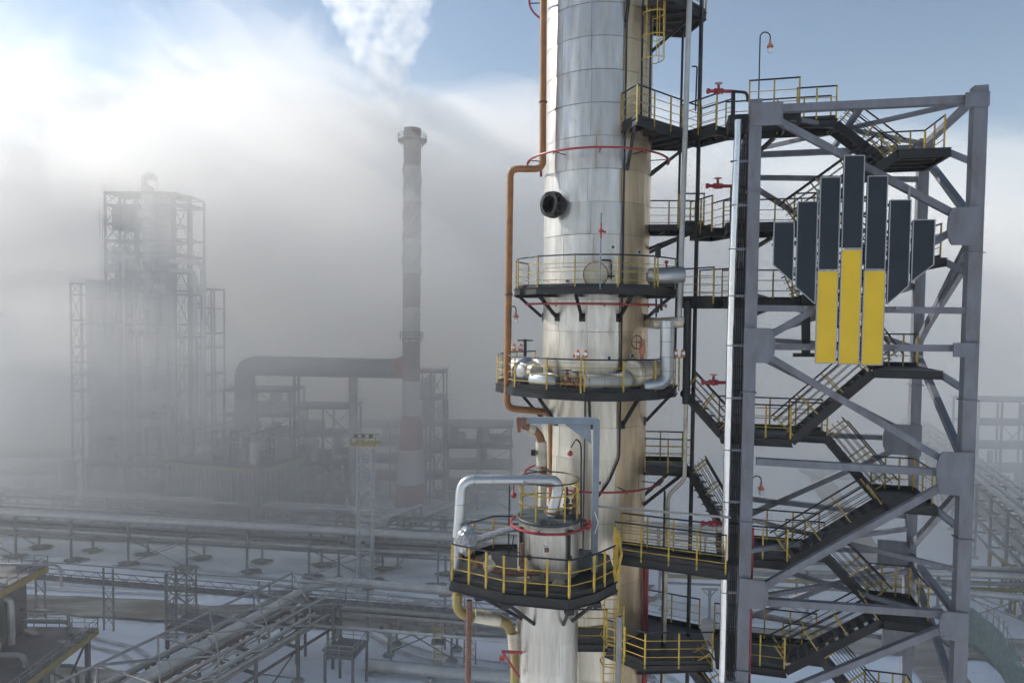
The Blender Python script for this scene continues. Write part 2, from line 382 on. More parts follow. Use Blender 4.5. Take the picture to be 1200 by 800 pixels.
# ================================================================== main column (distillation column) and its platforms
CX, CY, CRAD = 3.15, 26.0, 1.98
def pol(az, r, h, c=None):
    c = c or (CX, CY)
    return V((c[0] + r * math.cos(R(az)), c[1] + r * math.sin(R(az)), H + h))
def sheet_geom(r, span, hh, seg=4, th=.012):
    vs_, fs = [], []
    for i in range(seg + 1):
        a = -span / 2 + span * i / seg
        for rr_, zz in ((r + .012, 0), (r + .002, hh), (r - th, hh), (r - th + .010, 0)): vs_.append(V((rr_ * math.cos(a), rr_ * math.sin(a), zz)))
    for i in range(seg):
        for k in range(4): fs.append((i * 4 + k, (i + 1) * 4 + k, (i + 1) * 4 + (k + 1) % 4, i * 4 + (k + 1) % 4))
    fs += [(3, 2, 1, 0), (seg * 4, seg * 4 + 1, seg * 4 + 2, seg * 4 + 3)]
    return vs_, fs
col = thing('distillation_column', 'tall aluminium clad column with dark platforms and a black open nozzle', 'column', (CX, CY, 0))
part(col, 'inner_shell', lathe((CX, CY, 0), [(0, 0), (CRAD - .03, 0), (CRAD - .03, 61), (0, 61)], 40), 'shell', True)
part(col, 'lower_jacket', lathe((CX, CY, 0), [(CRAD - .02, .02), (CRAD, .02), (CRAD, H - 14.3), (CRAD - .02, H - 14.3)], 40), M['greypipe'], True)
NS = 11; SP = 360 / NS; HH = 1.14
M['clad'].use_nodes = True
for r_ in range(25):
    h0 = 2.88 + HH * (r_ - 15); ro = random.uniform(-5, 5)
    for s_ in range(NS):
        a0 = -70 + SP * (s_ + .5)
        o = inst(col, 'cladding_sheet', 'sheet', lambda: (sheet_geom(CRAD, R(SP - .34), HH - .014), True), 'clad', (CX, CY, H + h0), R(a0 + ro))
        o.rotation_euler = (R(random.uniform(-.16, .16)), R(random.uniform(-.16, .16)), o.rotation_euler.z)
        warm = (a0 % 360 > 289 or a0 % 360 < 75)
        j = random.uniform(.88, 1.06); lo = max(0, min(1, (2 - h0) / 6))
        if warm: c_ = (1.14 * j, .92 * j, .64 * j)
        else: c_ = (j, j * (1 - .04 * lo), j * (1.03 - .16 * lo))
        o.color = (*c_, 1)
# nozzle with open black flange
nz_d = V((math.cos(R(-140)), math.sin(R(-140)), 0))
nz_c = pol(-140, CRAD, 3.95)
nz = part(col, 'nozzle', tube([nz_c - nz_d * .2, nz_c + nz_d * .5], .37, 24, caps=False), 'dark', True)
nzr = []
part(col, 'nozzle_flange', add(*[annulus(nz_c + nz_d * a, nz_d, .33, .475, .06) for a in (.23, .33)], annulus(nz_c + nz_d * .47, nz_d, .31, .44, .1)), 'dark', True)
part(nz, 'nozzle_bore', cyl(nz_c - nz_d * .1, nz_c + nz_d * .12, .36, 24), 'hole', True)
for k in range(10):
    a = 2 * math.pi * k / 10; s_, u_ = frame(nz_d); q = nz_c + (s_ * math.cos(a) + u_ * math.sin(a)) * .43
    part(col, 'bolt', cyl(q + nz_d * .15, q + nz_d * .41, .02, 6), 'shell')
# manhole behind the platform railing
md = V((math.cos(R(-97)), math.sin(R(-97)), 0)); mc = pol(-97, CRAD, 1.45)
mh = part(col, 'manhole_cover', add(cyl(mc - md * .1, mc + md * .16, .43, 28), cyl(mc + md * .16, mc + md * .20, .36, 28)), 'beige', True)
part(mh, 'cover_rim', torus(mc + md * .16, .43, .018, md, 28, 6), 'rust', True)
q = pol(-82, CRAD + .12, 1.3)
part(col, 'manhole_davit', add(tube([q, q + Z * .65, q + Z * .65 + V((-.35, -.1, 0))], .03, 8, .1), bar(q + Z * .1 - V((.1, 0, 0)), q + Z * .1 + V((.12, 0, 0)), .05)), 'dark')
# inspection tags
for az, hh_ in ((-80, 2.42), (-47, 2.3), (-117, -1.42), (-82, -1.47), (-127, 1.25), (-55, -1.4), (-90, -5.9)):
    d = V((math.cos(R(az)), math.sin(R(az)), 0)); p = pol(az, CRAD + .02, hh_); s_ = V((-d.y, d.x, 0))
    tg = part(col, 'tag_plate', bar(p - s_ * .085, p + s_ * .085, .02, .17, Z), 'white')
    part(tg, 'tag_face', bar(p + d * .013 - s_ * .06, p + d * .013 + s_ * .06, .01, .12, Z), 'bdark')
# clips on cladding bands
# dark conduit running the height of the column
single('conduit', tube([pol(-70, CRAD + .09, 13.5), pol(-70, CRAD + .09, -4.2), pol(-70, CRAD + .09, -5.0), pol(-80, CRAD + .1, -5.8), pol(-95, CRAD + .1, -6.6), pol(-95, CRAD + .1, -9)], .035, 8, .15), 'rail', 'thin dark conduit running down the front of the tall column', 'pipe', smooth=True)
single('sprinkler_riser', tube([pol(-105, CRAD + .15, -2.9), pol(-105, CRAD + .15, -9.5)], .025, 6), 'rail', 'thin black riser on the column between ring platforms and vessel', 'pipe')
# red sprinkler rings
for (hh_, a0, a1, lb, cut) in ((11.75, -330, -40, 'red sprinkler ring highest on the column, partly above the picture', 0), (5.72, -188, -2, 'red sprinkler ring arching round the column under the upper platform', 0),
                     (.42, -185, 5, 'red sprinkler ring just below the railed platform with the manhole', 0), (-6.08, -215, -8, 'red sprinkler ring round the column behind the small vessel', 0)):
    t = thing('sprinkler_ring', lb, 'pipe ring', pol(0, 0, hh_), 'red sprinkler rings on the column')
    part(t, 'ring_pipe', tube(arc((CX, CY, H + hh_), 2.64, R(a0), R(a1), 48), .04, 8), 'red', True)
    for k in range(5):
        az = a0 + (a1 - a0) * (k + .5) / 5
        part(t, 'spray_head', cyl(pol(az, 2.64, hh_ - .09), pol(az, 2.6, hh_ + .02), .03, 6), 'red')
        part(t, 'stay', bar(pol(az, 1.99, hh_), pol(az, 2.62, hh_), .03), 'dark')
# brown pipe: down, jog out to the side, down, back in under the second ring platform
bp = thing('brown_pipe', 'rust brown pipe with square jog running down beside the tall column', 'pipe', at(597, 480, 25))
def P25(px, py, d=25.0): return at(px, py, d)
part(bp, 'pipe_run', tube([P25(637, -30), P25(636, 198), P25(598, 198), P25(594, 478), P25(646, 483), P25(648, 565), P25(647, 640)], .125, 14, .3, seg=7), 'brown', True)
for px, py in ((636.5, 120), (596, 345), (595, 460)):
    part(bp, 'clamp', torus(P25(px, py), .14, .025, Z, 14, 6), 'dark')
part(bp, 'drain_nipple', cyl(P25(634, 200), P25(634, 207), .05, 8), 'red')

# ---- ring platforms
def ring_platform(t, azs, radii, h, r_in=2.05, m='dark', edge=.24):
    pts = [pol(a, r_, h) for a, r_ in zip(azs, radii)]
    for i in range(len(azs) - 1):
        a, b = azs[i], azs[i + 1]; n = max(1, round(abs(b - a) / 15))
        inner = [pol(a + (b - a) * k / n, r_in, h) for k in range(n + 1)]
        part(t, 'deck_plate', prism([pts[i], pts[i + 1]] + inner[::-1], H + h - .05, H + h), m)
        part(t, 'edge_beam', ibeam(pts[i] - Z * edge / 2 + Z * .03, pts[i + 1] - Z * edge / 2 + Z * .03, .1, edge), m)
        part(t, 'joist', ibeam(pol(a, r_in, h - .13), pol(a, radii[i] - .06, h - .13), .08, .15), m)
    return pts
def knee(t, az, r_out, h, drop=1.0, m='dark'):
    part(t, 'knee_brace', ibeam(pol(az, r_out - .1, h - .2), pol(az, CRAD + .05, h - drop), .09, .11), m)
    part(t, 'bracket_arm', ibeam(pol(az, CRAD, h - .21), pol(az, r_out, h - .21), .1, .16), m)
    part(t, 'bracket_pad', bar(pol(az, CRAD + .02, h - drop - .15), pol(az, CRAD + .02, h - drop + .15), .22, .03, V((math.cos(R(az)), math.sin(R(az)), 0))), m)
# CP3 - manhole platform
t = thing('ring_platform', 'dark railed ring platform level with the round manhole cover', 'platform', pol(0, 0, .95), 'platforms round the tall column')
az3 = [-215, -190, -165, -138, -110, -83, -56, -30, -5, 25, 60, 100]
p3 = ring_platform(t, az3, [3.12] * 12, .95)
railing(t, [p - (p - pol(0, 0, .95)).normalized() * .06 for p in p3[:9]], 1.12, 'dyellow', 'rail', 'dyellow', 3, 1.05)
for a in (-178, -140, -110, -72, -30): knee(t, a, 3.05, .95)
# CP4 - valve platform
t = thing('ring_platform', 'dark railed ring platform crowded with insulated valves', 'platform', pol(0, 0, -2.6), 'platforms round the tall column')
az4 = [-228, -202, -176, -152, -128, -103, -78, -53, -28, -5, 25, 60, 100]
p4 = ring_platform(t, az4, [3.3, 3.65, 3.75, 3.5, 3.2, 3.12, 3.1, 3.1, 3.1, 3.1, 3.1, 3.1, 3.1], -2.6, edge=.3)
railing(t, [p - (p - pol(0, 0, -2.6)).normalized() * .06 for p in p4[:10]], 1.12, 'yellow', 'rail', 'dyellow', 3, 1.05)
for a in (-172, -140, -100, -66, -25): knee(t, a, 3.05, -2.6, 1.25)
# partial platforms on the tower side
def plate_platform(label, poly, h, rails, edge=.24, knees=(), post='dyellow', mid='dyellow', cat='platform', group='platforms round the tall column', name='side_platform', mids=3):
    t = thing(name, label, cat, (poly[0][0], poly[0][1], H + h), group)
    deck(t, poly, H + h, edge=edge, joists=.7)
    for r_ in rails: railing(t, [V((p[0], p[1], H + h)) for p in r_], 1.12, post, 'rail', mid, mids, 1.0)
    for a, b in knees: part(t, 'knee_brace', ibeam(a, b, .09, .11), 'dark')
    return t
A = (3.75, 24.05); B = (4.1, 23.1); C = (6.9, 25.5); D = (6.4, 26.6); E = (5.1, 26.5)
plate_platform('dark corner platform high on the column with railing and ladder', [A, B, C, D, E], 6.62, [[A, B, C]],
               knees=[(V((4.05, 23.2, H + 6.4)), pol(-65, CRAD, 5.15)), (V((6.5, 25.4, H + 6.4)), pol(-18, CRAD, 5.2)), (V((6.5, 26.3, H + 6.4)), pol(5, CRAD, 5.4))])
plate_platform('dark platform underside at the top of the column over the caged ladder', [(4.6, 24.2), (5.2, 23.6), (6.9, 25.2), (6.5, 26.8), (5.1, 26.6)], 11.0, [[(5.2, 23.6), (6.9, 25.2)]],
               knees=[(V((6.3, 25.1, H + 10.8)), pol(-25, CRAD, 9.6)), (V((3.9, 23.9, H + 11)), pol(-70, CRAD, 10.0))])
plate_platform('short dark platform beside the column below the upper corner platform', [(5.0, 25.1), (6.9, 24.9), (7.05, 26.5), (5.05, 26.6)], 3.35, [[(5.0, 26.55), (7.0, 26.45)], [(6.9, 24.9), (6.0, 24.95)]],
               knees=[(V((6.7, 25.0, H + 3.15)), pol(-20, CRAD, 2.5)), (V((6.7, 26.3, H + 3.15)), pol(10, CRAD, 2.4))])
plate_platform('small dark platform beside the column above the vessel walkway', [(4.95, 25.0), (6.6, 24.8), (6.75, 26.6), (5.0, 26.7)], -5.6, [[(4.95, 25.0), (6.6, 24.8)], [(5.0, 26.6), (6.7, 26.5)]],
               knees=[(V((6.3, 24.95, H - 5.8)), pol(-25, CRAD, -7.0)), (V((6.4, 26.3, H - 5.8)), pol(8, CRAD, -7.0))])
plate_platform('lowest railed platform between the column and the grey tower', [(3.4, 23.6), (4.6, 22.6), (6.9, 22.7), (7.2, 25.4), (5.1, 26.4)], -11.75, [[(3.4, 23.6), (4.6, 22.6), (6.9, 22.7)], [(7.2, 25.4), (5.3, 26.3)]], post='yellow', mid='yellow',
               knees=[(V((6.7, 22.8, H - 12)), pol(-35, CRAD, -13.2))])
# ladder with yellow hoops
t = thing('caged_ladder', 'yellow caged ladder climbing the top of the column', 'ladder', pol(-50, 2.2, 6.7))
lc = pol(-50, 2.25, 0); out = V((math.cos(R(-50)), math.sin(R(-50)), 0)); sd = V((-out.y, out.x, 0))
for k in (-1, 1): part(t, 'stile', bar(lc + sd * .23 * k + Z * 6.65, lc + sd * .23 * k + Z * 13.2, .045, .06, out), 'rail')
for i in range(21): part(t, 'rung', cyl(lc - sd * .23 + Z * (6.9 + i * .3), lc + sd * .23 + Z * (6.9 + i * .3), .014, 5), 'dyellow')
def hoop(c, o_, s_, rx): return [c + s_ * rx * math.cos(a_) + o_ * (.12 + .6 * max(0, math.sin(a_))) for a_ in [math.pi * k / 10 for k in range(11)]]
for i in range(6): part(t, 'hoop', tube([lc + sd * .23 + Z * (8.9 + i * .78)] + hoop(lc + Z * (8.9 + i * .78), out, sd, .36) + [lc - sd * .23 + Z * (8.9 + i * .78)], .018, 5), 'yellow')
for a_ in (15, 55, 90, 125, 165):
    q = lc + sd * .36 * math.cos(R(a_)) + out * (.12 + .6 * math.sin(R(a_)))
    part(t, 'cage_strap', bar(q + Z * 8.9, q + Z * 13.2, .03, .012, out), 'yellow')
# ---- vertical pipes and posts between column and tower
def vpipe(name, label, pts, r, m, n=10, rad=.2, smooth=True):
    return single(name, tube([at(*p) for p in pts], r, n, rad), m, label, 'pipe', smooth=smooth)
vpipe('riser_pipe', 'pale grey riser pipe dropping from the top beside the column to a jacketed elbow', [(809, -30, 24.2), (796, 372, 24.2)], .095, 'greypipe', 14)
vpipe('riser_pipe', 'slim black riser just beside the pale grey riser', [(802, -30, 25.4), (791, 420, 25.4)], .045, 'rail')
vpipe('support_post', 'long dark square post standing between column and grey tower', [(823, -30, 24.8), (803, 905, 24.8)], .075, 'dark', 4, 0, False)
vpipe('riser_pipe', 'thick dark pipe beside the valve platform', [(806, 352, 24.2), (804, 473, 24.2)], .14, 'dark', 12)
vpipe('riser_pipe', 'beige downpipe that jogs sideways under the small column platform', [(804, 472, 24.3), (802, 562, 24.3), (783, 580, 24.3), (777, 790, 24.3), (774, 900, 24.3)], .075, 'beige', 12)
vpipe('riser_pipe', 'thin blue black riser in front of the beige downpipe', [(779, 575, 24), (773, 900, 24)], .04, 'rail')
vpipe('riser_pipe', 'thin hooked vent pipe above the upper walkway', [(811, 78, 25), (817, 78, 25), (815, 130, 25)], .03, 'rail', 8, .12)
vpipe('fire_riser', 'red riser pipe with bent top behind the lower walkway', [(750, 652, 25.2), (757, 648, 25.2), (757, 700, 25.2), (755, 810, 25.2)], .11, 'red', 12, .16)
# jacketed elbow by the column, coming out of the column and down to the valve platform
t = thing('jacketed_pipe', 'bright jacketed pipe dropping from the column onto the valve platform', 'pipe', at(784, 450, 24.0))
part(t, 'stub_jacket', tube([pol(-20, CRAD - .1, -.2), at(770, 379, 24.3), at(800, 377, 24.2)], .2, 16), 'beige', True)
part(t, 'drop_pipe', tube([at(782, 376, 23.9), at(781, 448, 23.9), at(752, 452, 23.6)], .24, 18, .4, seg=7), 'insul', True)
for y in (384, 400, 418, 434): part(t, 'jacket_band', torus(at(782 - (y - 376) * .014, y, 23.9), .242, .012, Z, 18, 5), 'shell')
part(t, 'blind_flange', add(cyl(at(797, 372, 24.2), at(797, 379, 24.2), .16, 14)), 'beige', True)
# valve equipment standing on the valve platform
ZP = H - 2.6
def onring(az, r_, z=0): p = pol(az, r_, 0); p.z = ZP + z; return p
t = thing('insulated_valve', 'beige jacketed valve body with red handwheel on the valve platform', 'valve', onring(-62, 2.55))
p = onring(-66, 2.5, .62); q = onring(-38, 2.55, .58)
part(t, 'jacket', tube([p + (p - q).normalized() * .05, p, q, q - (p - q).normalized() * .05], [.42, .5, .48, .3], 20), 'beige', True)
for f_ in (.15, .5, .85): part(t, 'jacket_band', torus(p.lerp(q, f_), .5, .014, q - p, 20, 5), 'shell')
m_ = p.lerp(q, .42)
part(t, 'bonnet', add(cyl(m_, m_ + Z * .95, .07, 10), cyl(m_ + Z * .7, m_ + Z * .9, .12, 10), cyl(m_ + Z * .95, m_ + Z * 1.2, .1, 8)), 'orange', True)
handwheel(t, m_ + Z * 1.1 + V((-.22, -.15, 0)), V((-.8, -.6, 0)), .24, 'rust')
for k in (.2, .8): part(t, 'saddle', box(p.lerp(q, k) - Z * .52, (.3, .3, .22)), 'dark')
t = thing('insulated_valve', 'round pale jacketed valve at the outer end of the valve platform', 'valve', onring(-164, 2.9))
p = onring(-176, 2.95, .55); q = onring(-150, 2.75, .6)
part(t, 'jacket', tube([p, p.lerp(q, .15), p.lerp(q, .85), q], [.34, .5, .5, .36], 20), 'insul', True)
part(t, 'jacket_end', tube([q, q + (q - p).normalized() * .3], [.3, .27], 16), 'beige', True)
part(t, 'stem_post', add(cyl(p.lerp(q, .5), p.lerp(q, .5) + Z * 1.15, .06, 8), bar(p.lerp(q, .5) + Z * 1.1 - V((.28, 0, 0)), p.lerp(q, .5) + Z * 1.1 + V((.28, 0, 0)), .05)), 'dark')
part(t, 'saddle', box(p.lerp(q, .5) - Z * .5, (.3, .35, .12)), 'dark')
t = thing('insulated_valve', 'small pale jacketed valve lying near the brown pipe', 'valve', onring(-140, 2.8))
p = onring(-146, 2.95, .32); q = onring(-124, 2.75, .3)
part(t, 'jacket', tube([p, p.lerp(q, .12), p.lerp(q, .88), q], [.2, .28, .28, .2], 16), 'insul', True)
part(t, 'saddle', box(p.lerp(q, .5) - Z * .27, (.25, .3, .1)), 'dark')
t = thing('rusty_valve', 'rusty valve cluster between pale jackets on the valve platform', 'valve', onring(-112, 2.7))
for az, z in ((-117, .3), (-109, .25)):
    c_ = onring(az, 2.72, z)
    part(t, 'valve_body', add(ball(c_, .19, 12, 8), cyl(c_, c_ + Z * .35, .07, 8), flange(c_ + V((.18, 0, 0)), (1, 0, 0), .17), flange(c_ - V((.18, 0, 0)), (1, 0, 0), .17)), 'rust', True)
    handwheel(t, c_ + Z * .42, Z, .17, 'dark')
    part(t, 'foot', box(c_ - Z * (z - .05) + Z * 0.0, (.25, .25, .1)), 'dark')
t = thing('jacketed_pipe', 'low teal grey jacketed pipe lying on the valve platform', 'pipe', onring(-88, 2.6))
p = onring(-104, 2.7, .33); q = onring(-72, 2.65, .36)
part(t, 'pipe_jacket', tube([p, p.lerp(q, .5), q, q.lerp(onring(-70, 2.3, .5), .8)], .27, 16, .2), 'greypipe', True)
for f_ in (.1, .45, .8): part(t, 'jacket_band', torus(p.lerp(q, f_), .272, .012, q - p, 18, 5), 'shell')
for k in (.25, .75): part(t, 'saddle', box(p.lerp(q, k) - Z * .3, (.2, .3, .1)), 'dark')
# twin warning lamps on posts
for lb, px, py, Y in (('pair of faded red warning lamps over the front railing of the valve platform', 681, 418, 22.9), ('pair of warning lamps at the outer end of the valve platform', 606, 410, 25.6), ('pair of warning lamps beside the bright jacketed pipe', 796, 417, 24.0)):
    b_ = at(px, py, Y); t = thing('warning_lamp', lb, 'lamp', V((b_.x, b_.y, ZP)), 'warning lamps of the valve platform')
    part(t, 'stand', bar((b_.x, b_.y, ZP), b_ - Z * .05, .05), 'dyellow')
    part(t, 'cross_arm', bar(b_ - Z * .05 - V((.16, 0, 0)), b_ - Z * .05 + V((.16, 0, 0)), .04), 'dyellow')
    for k in (-1, 1):
        l_ = part(t, 'lamp_body', lathe(b_ + V((.13 * k, 0, -.03)), [(0, 0), (.085, 0), (.085, .1), (.07, .14), (.075, .2), (.05, .26), (0, .27)], 12), 'orange', True)
        part(l_, 'lens', cyl(b_ + V((.13 * k, -.05, .1)), b_ + V((.13 * k, -.1, .1)), .06, 10), 'white', True)
# insulated exchanger on the manhole platform
t = thing('jacketed_drum', 'bright jacketed drum on the manhole platform by the tower stairs', 'drum', pol(-25, 2.6, 1))
p, q = at(762, 324, 24.0), at(800, 322, 24.2)
part(t, 'drum_shell', tube([p - V((.12, 0, 0)), p, q, q + V((.05, 0, 0))], [.14, .3, .3, .2], 18), 'insul', True)
part(t, 'saddle', box(p.lerp(q, .5) - Z * .33, (.5, .3, .1)), 'dark')
part(t, 'small_valve', add(cyl(at(781, 318, 24), at(781, 305, 24), .035, 8), cyl(at(779, 307, 24), at(783, 307, 24), .05, 8)), 'red')
t = thing('relief_valve', 'slim black relief valve standing above the manhole platform railing', 'valve', at(771, 336, 23.6))
part(t, 'valve_stem', add(cyl(at(771, 336, 23.6), at(771, 302, 23.6), .03, 8)), 'yellow')
part(t, 'valve_body', add(cyl(at(771, 302, 23.6), at(771, 289, 23.6), .1, 12), cyl(at(771, 289, 23.6), at(771, 285, 23.6), .04, 8)), 'dark', True)
# hanging valve under manhole platform
t = thing('hanging_valve', 'small black valve and pipe hanging under the manhole platform', 'valve', at(769, 372, 23.8))
part(t, 'stem', add(cyl(at(769, 350, 23.8), at(769, 372, 23.8), .03, 8), cyl(at(766, 364, 23.8), at(772, 364, 23.8), .07, 8), cyl(at(775, 350, 23.8), at(775, 364, 23.8), .05, 8)), 'dark')
# hose pole with red sprinkler head in front of column
t = thing('sprinkler_pole', 'thin pole with red sprinkler head standing on the manhole platform', 'sprinkler', pol(-93, 2.9, .95))
part(t, 'pole', bar(pol(-94, 3.02, .9), pol(-94, 3.02, 3.45), .05), 'blue')
part(t, 'sprinkler_head', add(ball(pol(-94, 3.05, 2.85), .08, 10, 6), cyl(pol(-94, 3.05, 2.6), pol(-94, 3.05, 3.1), .03, 6), cyl(pol(-94, 3.05, 2.85), pol(-91, 3.07, 2.8), .04, 6)), 'red')
# gooseneck lamps
def goose(label, base, rise, reach, m='rail', bell='orange'):
    """base: foot; rise: height of the arm; reach: horizontal vector to the lamp"""
    b_ = V(base); r_ = V(reach); t = thing('gooseneck_lamp', label, 'lamp', b_, 'gooseneck work lamps')
    k = r_.length / 2
    pts = [b_, b_ + Z * (rise - k)] + [b_ + Z * (rise - k) + r_ * .5 - r_ * .5 * math.cos(a_) + Z * k * math.sin(a_) for a_ in [math.pi * i / 8 for i in range(1, 9)]] + [b_ + r_ + Z * (rise - k - .12)]
    part(t, 'arm', tube(pts, .022, 6), m, True)
    e = pts[-1]
    bl = part(t, 'lamp_housing', lathe(e, [(0, .02), (.04, .02), (.045, -.08), (.1, -.14), (.105, -.2), (.08, -.2), (0, -.19)], 12), bell, True)
    part(bl, 'bulb_guard', ball(e - Z * .29, .085, 10, 6, 1.2), 'glass', True)
goose('gooseneck lamp standing above the top corner of the grey tower', at(889, 118, 22.6), 2.2, (.33, 0, 0))
goose('gooseneck lamp between the brown pipe and the column', at(598, 383, 24.8), .75, (.2, 0, 0))
goose('gooseneck lamp on the tower stair landing above the lower walkway', at(881, 590, 22.8), .95, (.3, 0, 0))
# ================================================================== small vessel in front of the column
VX, VY, VR = 1.2, 21.0, .95
VC = (VX, VY)
ves = thing('small_vessel', 'slim aluminium clad vessel with flat dark lid in front of the column', 'vessel', (VX, VY, 0))
part(ves, 'inner_shell', lathe((VX, VY, 0), [(0, 0), (VR - .03, 0), (VR - .03, H - 6.2), (0, H - 6.2)], 36), 'shell', True)
part(ves, 'lower_jacket', lathe((VX, VY, 0), [(VR - .02, .02), (VR, .02), (VR, H - 13.6), (VR - .02, H - 13.6)], 36), 'greypipe', True)
for r_ in range(8):
    h0 = -13.55 + .9 * r_ + .05
    for s_ in range(6):
        o = inst(ves, 'cladding_sheet', 'vsheet', lambda: (sheet_geom(VR, R(59.5), .893, 6), True), 'clad', (VX, VY, H + h0), R(-60 + 60 * s_ + (20 if r_ % 2 else 0)))
        j = random.uniform(.9, 1.05); o.color = (j, j * .99, j * .97, 1)
lid = part(ves, 'lid', lathe((VX, VY, H - 6.25), [(0, .10), (.55, .10), (.98, .06), (1.0, .04), (1.0, -.03), (.9, -.03)], 40), 'lid', True)
part(lid, 'lid_seam', add(bar((VX - .95, VY, H - 6.16), (VX + .95, VY, H - 6.16), .03, .02), bar((VX, VY - .95, H - 6.16), (VX, VY + .95, H - 6.16), .03, .02)), 'lid')
for az, hh_, rr_ in ((-128, -7.25, .085), (-52, -7.25, .085), (-95, -8.0, .1)):
    d = V((math.cos(R(az)), math.sin(R(az)), 0)); p = pol(az, VR, hh_, VC)
    n_ = part(ves, 'instrument_port', tube([p - d * .03, p + d * .05], rr_, 14), 'rust', True)
    part(n_, 'port_core', cyl(p + d * .05, p + d * .07, rr_ * .6, 12), 'hole')
d = V((math.cos(R(-88)), math.sin(R(-88)), 0)); p = pol(-96, VR + .02, -6.95, VC); s_ = V((-d.y, d.x, 0))
tg = part(ves, 'tag_plate', bar(p - s_ * .1, p + s_ * .1, .02, .2, Z), 'white'); part(tg, 'tag_face', bar(p + d * .014 - s_ * .07, p + d * .014 + s_ * .07, .01, .14, Z), 'rust')
for az in (-150, -55, 20):
    part(ves, 'support_lug', bar(pol(az, VR + .05, -6.4, VC), pol(az, VR + .05, -7.6, VC), .09, .1), 'dark')
nd = V((math.cos(R(-78)), math.sin(R(-78)), 0)); np0 = pol(-78, VR, -7.95, VC)
part(ves, 'side_nozzle', add(cyl(np0 - nd * .1, np0 + nd * .25, .13, 14), flange(np0 + nd * .25, nd, .22)), 'beige', True)
# red hose ring under the lid
t = thing('sprinkler_ring', 'red sprinkler ring round the dark lid of the small vessel', 'pipe ring', pol(0, 0, -6.45, VC), 'red sprinkler rings on the column')
part(t, 'ring_pipe', tube(arc((VX, VY, H - 6.42), 1.18, R(-215), R(35), 40), .045, 8), 'red', True)
part(t, 'valve', add(ball(pol(-20, 1.25, -6.38, VC), .12, 10, 6), cyl(pol(-20, 1.2, -6.5, VC), pol(-20, 1.3, -6.2, VC), .04, 6)), 'red')
for az in (-170, -110, -50, 10): part(t, 'stay', bar(pol(az, .9, -6.42, VC), pol(az, 1.17, -6.42, VC), .03), 'dark')
# platform
VP = [(-1.75, 20.0), (-.19, 19.1), (1.68, 18.72), (2.45, 19.2), (3.17, 20.0), (3.25, 22.3), (2.2, 23.0), (-.6, 22.9), (-1.85, 21.6)]
zv = -7.9
t = thing('vessel_platform', 'dark polygonal platform with yellow railing round the small vessel', 'platform', (VX, VY, H + zv))
deck(t, VP, H + zv, edge=.3, joists=.65)
rl = [V((p[0], p[1], H + zv)) + (V((VX, VY, H + zv)) - V((p[0], p[1], H + zv))).normalized() * .05 for p in VP]
railing(t, rl[:5], 1.1, 'yellow', 'rail', 'yellow', 2, .62, True, .06)
railing(t, rl[6:9] + rl[:1], 1.1, 'dyellow', 'rail', 'dyellow', 2, 1.0)
for a, b in (((-.9, 19.7), -150), ((-.1, 19.2), -118), ((1.68, 18.8), -62), ((2.5, 19.3), -40), ((3.1, 20.2), -20)):
    part(t, 'knee_brace', tube([V((a[0], a[1], H + zv - .3)), pol(b, VR, zv - 1.35, VC)], .055, 8), 'dark')
    part(t, 'brace_shoe', box((a[0], a[1], H + zv - .36), (.22, .22, .14), .3), 'dark')
# gate frame at the walkway end
for k in (0, .5): part(t, 'gate_post', bar((3.2, 20.1 + k, H + zv), (3.2, 20.1 + k, H + zv + 1.5), .07), 'yellow')
part(t, 'gate_brace', add(bar((3.2, 20.1, H + zv + 1.5), (3.3, 19.9, H + zv + .9), .06), bar((3.3, 19.9, H + zv + .9), (3.2, 20.1, H + zv + .2), .06)), 'yellow')
# ladder cage / guard rings above the lid
t = thing('lid_guard', 'yellow posts and dark hoops standing on the lid of the vessel', 'guard rail', (VX, VY, H - 6.15))
gc = (VX, VY + .05)
for az in (-160, -118, -62, -25, 20, 150): part(t, 'post', bar(pol(az, .93, -6.2, gc), pol(az, .93, -5.05, gc), .045), 'yellow')
for hh_, m_ in ((-5.05, 'rail'), (-5.4, 'dyellow'), (-5.75, 'dyellow')): part(t, 'hoop', tube(arc((gc[0], gc[1], H + hh_), .93, R(-170), R(160), 32), .022, 6), m_, True)
# bent silver pipe over the lid
t = thing('jacketed_pipe', 'silver jacketed pipe arching from the vessel lid over and down outside the platform', 'pipe', at(650, 605, 20.9))
a_ = [V((VX + .08, 20.8, H - 6.15)), at(657, 562, 20.8), at(632, 562, 20.8), at(541, 562, 20.6), at(537, 640, 20.6), at(533, 690, 20.6)]
part(t, 'pipe_run', tube([a_[0], a_[1], a_[3], a_[4], a_[5]], .165, 16, .42, seg=8), 'insul', True)
part(t, 'base_flange', flange(a_[0] + Z * .12, Z, .24), 'rust', True)
for f_ in (.15, .4, .65, .9):
    q = at(632, 562, 20.8).lerp(at(548, 562, 20.6), f_); part(t, 'jacket_band', torus(q, .168, .01, V((1, 0, 0)), 16, 5), 'shell')
for y in (590, 612): part(t, 'jacket_band', torus(at(539.5, y, 20.6), .168, .01, Z, 16, 5), 'shell')
part(t, 'sprinkler_drop', add(cyl(at(602, 566, 20.7), at(602, 578, 20.7), .02, 6), ball(at(602, 580, 20.7), .09, 10, 6)), 'red')
part(t, 'support_rod', bar(at(597, 566, 20.9), at(596, 652, 20.9), .04), 'dark')
